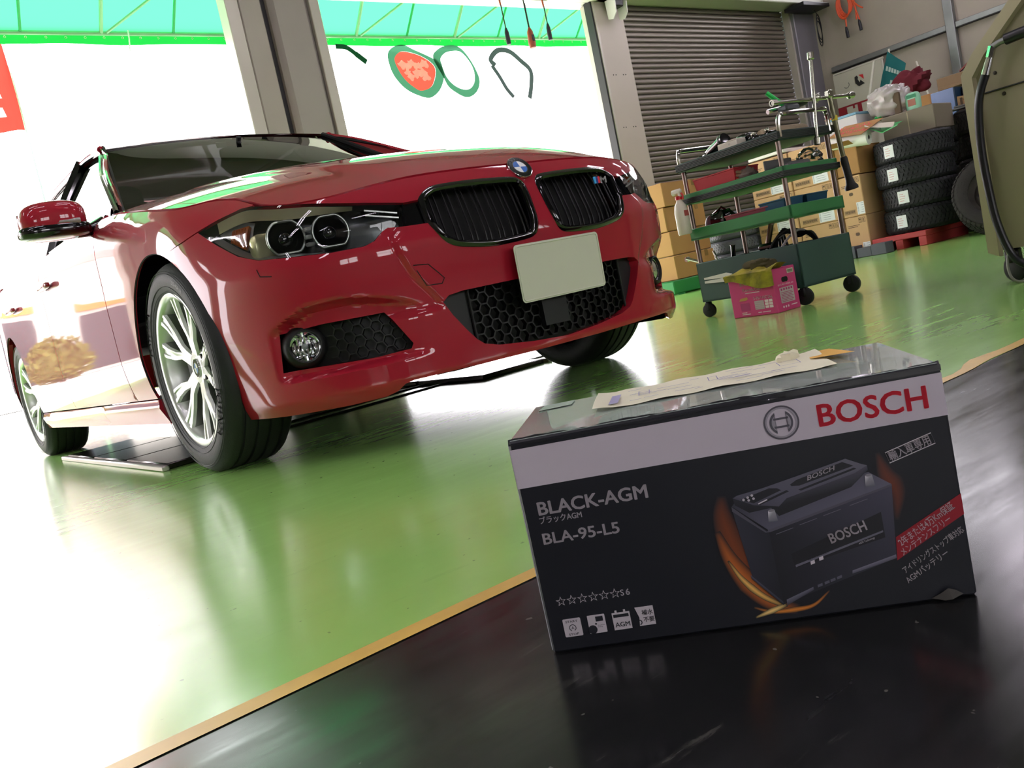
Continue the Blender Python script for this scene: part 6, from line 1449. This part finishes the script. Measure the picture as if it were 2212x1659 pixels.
mb = M(); plate2([(.12, 1.74), (.28, 1.74), (.28, 1.86), (.24, 1.86), (.24, 1.82), (.21, 1.82), (.21, 1.86), (.12, 1.86)], o, ex, ey, .004, mb); plate2([(.34, 1.74), (.42, 1.74), (.42, 1.86), (.34, 1.86)], o, ex, ey, .004, mb); mb.build('panel_white_marks', mat('panel_cream', '#c2bfb0', .5), sg, 0)
M().cyl((.02, .0, 2.335), (.02, -.72, 2.335), .014, seg=8).build('panel_rod', mat('rod_white', '#cfccc0', .5), sg)
for y in (.0, -.70): M().cyl((.02, y, 2.34), (.02, y, .0), .010, seg=8).build('panel_pole', mat('rod_white', '#cfccc0', .5), sg)
t = thing('teal_flag', 'teal cloth flag with white lettering on a pole by the beige wall', 'flag', (9.0, 2.72, 0)); 
def flagp(u, v):
    A, B_, C_, D_ = (.013, 2.244), (-.187, 2.036), (-.10, 1.75), (.18, 1.85)
    return tuple((A[i]*(1-u)+B_[i]*u)*(1-v)+(D_[i]*(1-u)+C_[i]*u)*v for i in (0, 1))
mb = M(); mb.grid([[(.006*math.sin(i*1.3+j),)+flagp(i/7, j/7) for i in range(8)] for j in range(8)]); mb.build('flag_cloth', mat('flag_teal', '#0f5f60', .8), t, 60)
mb = M()
for v in (.36, .72):
    for k in range(6 if v < .5 else 4):
        u0 = .12+.13*k+(.3 if v > .5 else 0)
        mb.add([(-.012,)+flagp(u, w_) for u, w_ in ((u0, v), (u0+.10, v), (u0+.10, v+.13), (u0, v+.13))], [(0, 1, 2, 3)])
mb.build('flag_print', mat('flag_white', '#9fb8b0', .7), t, 0)
M().cyl((.02, .06, 1.5), (.02, -.0, 2.27), .012, seg=8).build('flag_pole', mat('rod_white', '#cfccc0', .5), t); M().cyl((.02, -.40, 1.5), (.02, -.30, 2.02), .010, seg=8).build('flag_pole', mat('rod_white', '#cfccc0', .5), t)
M().box((9.2, 2.75, .75), (.5, .7, 1.5), .01).build('storage_locker', TAUPE); tag(bpy.data.objects['storage_locker'], 'taupe storage locker below the teal flag', 'locker')
st = M(); st.cyl((8.75, 3.10, 1.2), (8.82, 2.82, 2.16), .014, seg=8); st.cyl((8.75, 3.10, 0.0), (8.75, 3.10, 1.2), .014, seg=8); tag(st.build('white_stick', mat('rod_white', '#cfccc0', .5)), 'thin white pole leaning in front of the sign panel', 'pole')
t = thing('orange_hose', 'coiled orange cable with two black plugs hanging on the beige wall', 'cable', (9.87, 3.55, 3.15))
OR = mat('cable_orange', '#d8552c', .5); mb = M()
for k in range(5): mb.tube([(-.02-.008*k, .06+.09*math.cos(a)+.01*k, .05+.16*math.sin(a)-.012*k) for a in [2*PI*i/22 for i in range(22)]], .009, 6, closed=True)
mb.tube(catmull([(-.03, .10, -.08), (-.03, .10, -.18), (-.03, .105, -.26)], 4), .010, 6); mb.tube(catmull([(-.03, -.04, .15), (-.03, -.06, -.05), (-.03, -.05, -.22)], 4), .010, 6); mb.tube(catmull([(-.03, -.02, .08), (-.03, -.05, -.05), (-.03, -.09, -.24)], 4), .010, 6); mb.tube(catmull([(-.03, -.02, .05), (-.03, -.10, -.06), (-.03, -.16, -.11)], 4), .010, 6); mb.build('cable_loops', OR, t)
for y, z in ((.108, -.33), (-.085, -.30)): M().lathe([(0, -.075), (.020, -.075), (.022, 0), (.012, .07), (0, .07)], (-.03, y, z), (0, .05, 1), 12).build('plug', mat('plug_black', '#1a1b22', .5), t)
# hanging leads with grips in the second bay
for k, (x, z0, z1, m, lab, big) in enumerate(((3.767, 2.72, 2.57, 'plug', 'black plug on a hanging lead, left of the three', 0), (4.05, 2.73, 2.54, 'orange', 'orange pendant control on a hanging lead, middle of the three', 1), (4.292, 2.77, 2.615, 'plug', 'black plug on a hanging lead, right of the three', 0))):
    t = thing('hanging_lead', lab, 'cable', (x, 3.5, 0)); M().tube([(0, 0, 4.2), (-.01, 0, 3.4), (0, 0, z0)], .006, 6).build('lead', mat('lead_dark', '#20301f', .6) if k else mat('lead_brown', '#3a2a22', .6), t)
    if k != 1: M().tube([(0, 0, 4.2), (-.012, 0, 3.0), (-.006, 0, 2.93)], .0075, 6).build('lead_sleeve', mat('lead_orange', '#b5532c', .6), t)
    M().lathe([(0, z1), (.020 if not big else .030, z1+.003), (.022 if not big else .036, z1+.05), (.020 if not big else .028, z0-.04), (.010, z0), (0, z0+.005)], (0, 0, 0), (0, 0, 1), 14).build('grip', mat('plug_black', '#1a1b22', .5) if not big else mat('pendant_orange', '#a8502f', .5, noise=(20, .5, '#7d4232')), t)
    if big: M().box((0, -.033, (z0+z1)/2-.01), (.03, .01, .06), .003).build('pendant_button', mat('plug_black', '#1a1b22', .5), t); M().tube([(0, 0, 2.95), (0, 0, z0)], .009, 6).build('lead_guard', mat('plug_black', '#1a1b22', .5), t)
# ================================================================== BEIGE MACHINE AT THE RIGHT EDGE
BM = mat('machine_beige', '#8d8468', .5, noise=(4, .25, '#7d755b')); mc = thing('beige_machine', 'tall beige steel machine cabinet on castors at the right edge', 'cabinet', (1.75, -1.24, 0))
pf = [(0, .125), (0, .785), (-.05, .85), (-.26, 1.045), (-.80, 1.09), (-.80, .125)]
M().prism(pf, .55, Matrix(((0, 0, 1, .012), (1, 0, 0, 0), (0, 1, 0, 0), (0, 0, 0, 1)))).build('cabinet_body', BM, mc, 20)
mb = M(); mb.grid([[(.0, p[0], p[1]) for p in pf[:4]], [(-.012, p[0]-.002, p[1]-.002) for p in pf[:4]], [(-.012, p[0]-.040, p[1]-.020) for p in pf[:4]], [(.012, p[0]-.045, p[1]-.022) for p in pf[:4]]]); mb.build('edge_flange', mat('machine_beige_lit', '#a79d80', .45), mc, 20)  # light on the flange painted in as a paler beige than the body
M().box((.008, -.42, .70), (.012, .74, .004)).build('panel_seam', mat('joint_black', '#0d0d0e', .5), mc, 0)
for y, z in ((-.11, .76), (-.13, .68), (-.20, .60)): M().lathe([(0, .003), (.006, .002), (.007, 0)], (.011, y, z), (-1, 0, 0), 10).build('screw', mat('screw_dark', '#3a372e', .4, .7), mc)
for x, y in ((.045, -.065), (.50, -.065), (.045, -.72), (.50, -.72)):
    c = empty('castor', mc, (x, y, 0)); M().lathe([(0, -.014), (.040, -.014), (.048, -.008), (.048, .008), (.040, .014), (0, .014)], (0, 0, .048), (1, -.45, 0), 26).build('castor_wheel', mat('castor_rubber', '#131315', .6), c, 40)
    M().box((0, .0, .098), (.045, .05, .055), .008).build('castor_fork', mat('castor_black', '#1b1b1d', .4, .5), c); M().tube([(.0, -.03, .07), (.0, -.065, .075)], .009, 8).build('brake_lever', mat('castor_black', '#1b1b1d', .4, .5), c)
hz = thing('air_hose', 'black air hose with chrome coupling running down the beige machine', 'hose', (1.70, -1.24, 0))
M().tube(catmull([(0, -.103, .757), (-.004, -.078, .70), (-.004, -.062, .63), (-.002, -.052, .50), (0, -.055, .36), (0, -.068, .22), (.01, -.10, .10), (.02, -.16, .05), (.03, -.26, .03)], 6), .0145, 10).build('hose', mat('hose_black', '#14141a', .3), hz)
M().tube([(0, -.103, .757), (0, -.118, .79), (0, -.130, .818)], [.0150, .0135, .0115], 12).build('ferrule', CHR, hz); M().tube([(0, -.126, .81), (0, -.140, .845)], .0135, 6).build('hex_nut', CHR, hz); M().tube([(0, -.137, .842), (0, -.165, .850), (0, -.19, .852)], .011, 10).build('elbow', STEEL, hz)
M().tube([(0, -.185, .852), (0, -.24, .856), (0, -.34, .862)], .020, 12).build('hose_grip', mat('hose_black', '#14141a', .3), hz)
M().tube(catmull([(.02, -.085, .14), (.0, -.08, .06), (-.01, -.11, .008), (.03, -.20, .006), (.08, -.30, .006)], 6), .005, 6).build('drain_tube', mat('tube_grey', '#6d6d62', .4), hz)
# small trolley jack wheel seen past the far corner of the car
t = thing('low_dolly', 'low black steel dolly on small wheels beyond the far front wheel', 'dolly', (1.62, .72, 0), .5); M().box((0, 0, .055), (.34, .05, .02), .004).build('dolly_bar', mat('dolly_black', '#151517', .45), t)
for x in (-.14, 0, .14): M().lathe([(0, -.01), (.018, -.01), (.018, .01), (0, .01)], (x, 0, .019), (0, 1, 0), 14).build('dolly_wheel', mat('dolly_black', '#151517', .45), t); M().box((x, 0, .04), (.02, .03, .02)).build('dolly_fork', mat('dolly_black', '#151517', .45), t)
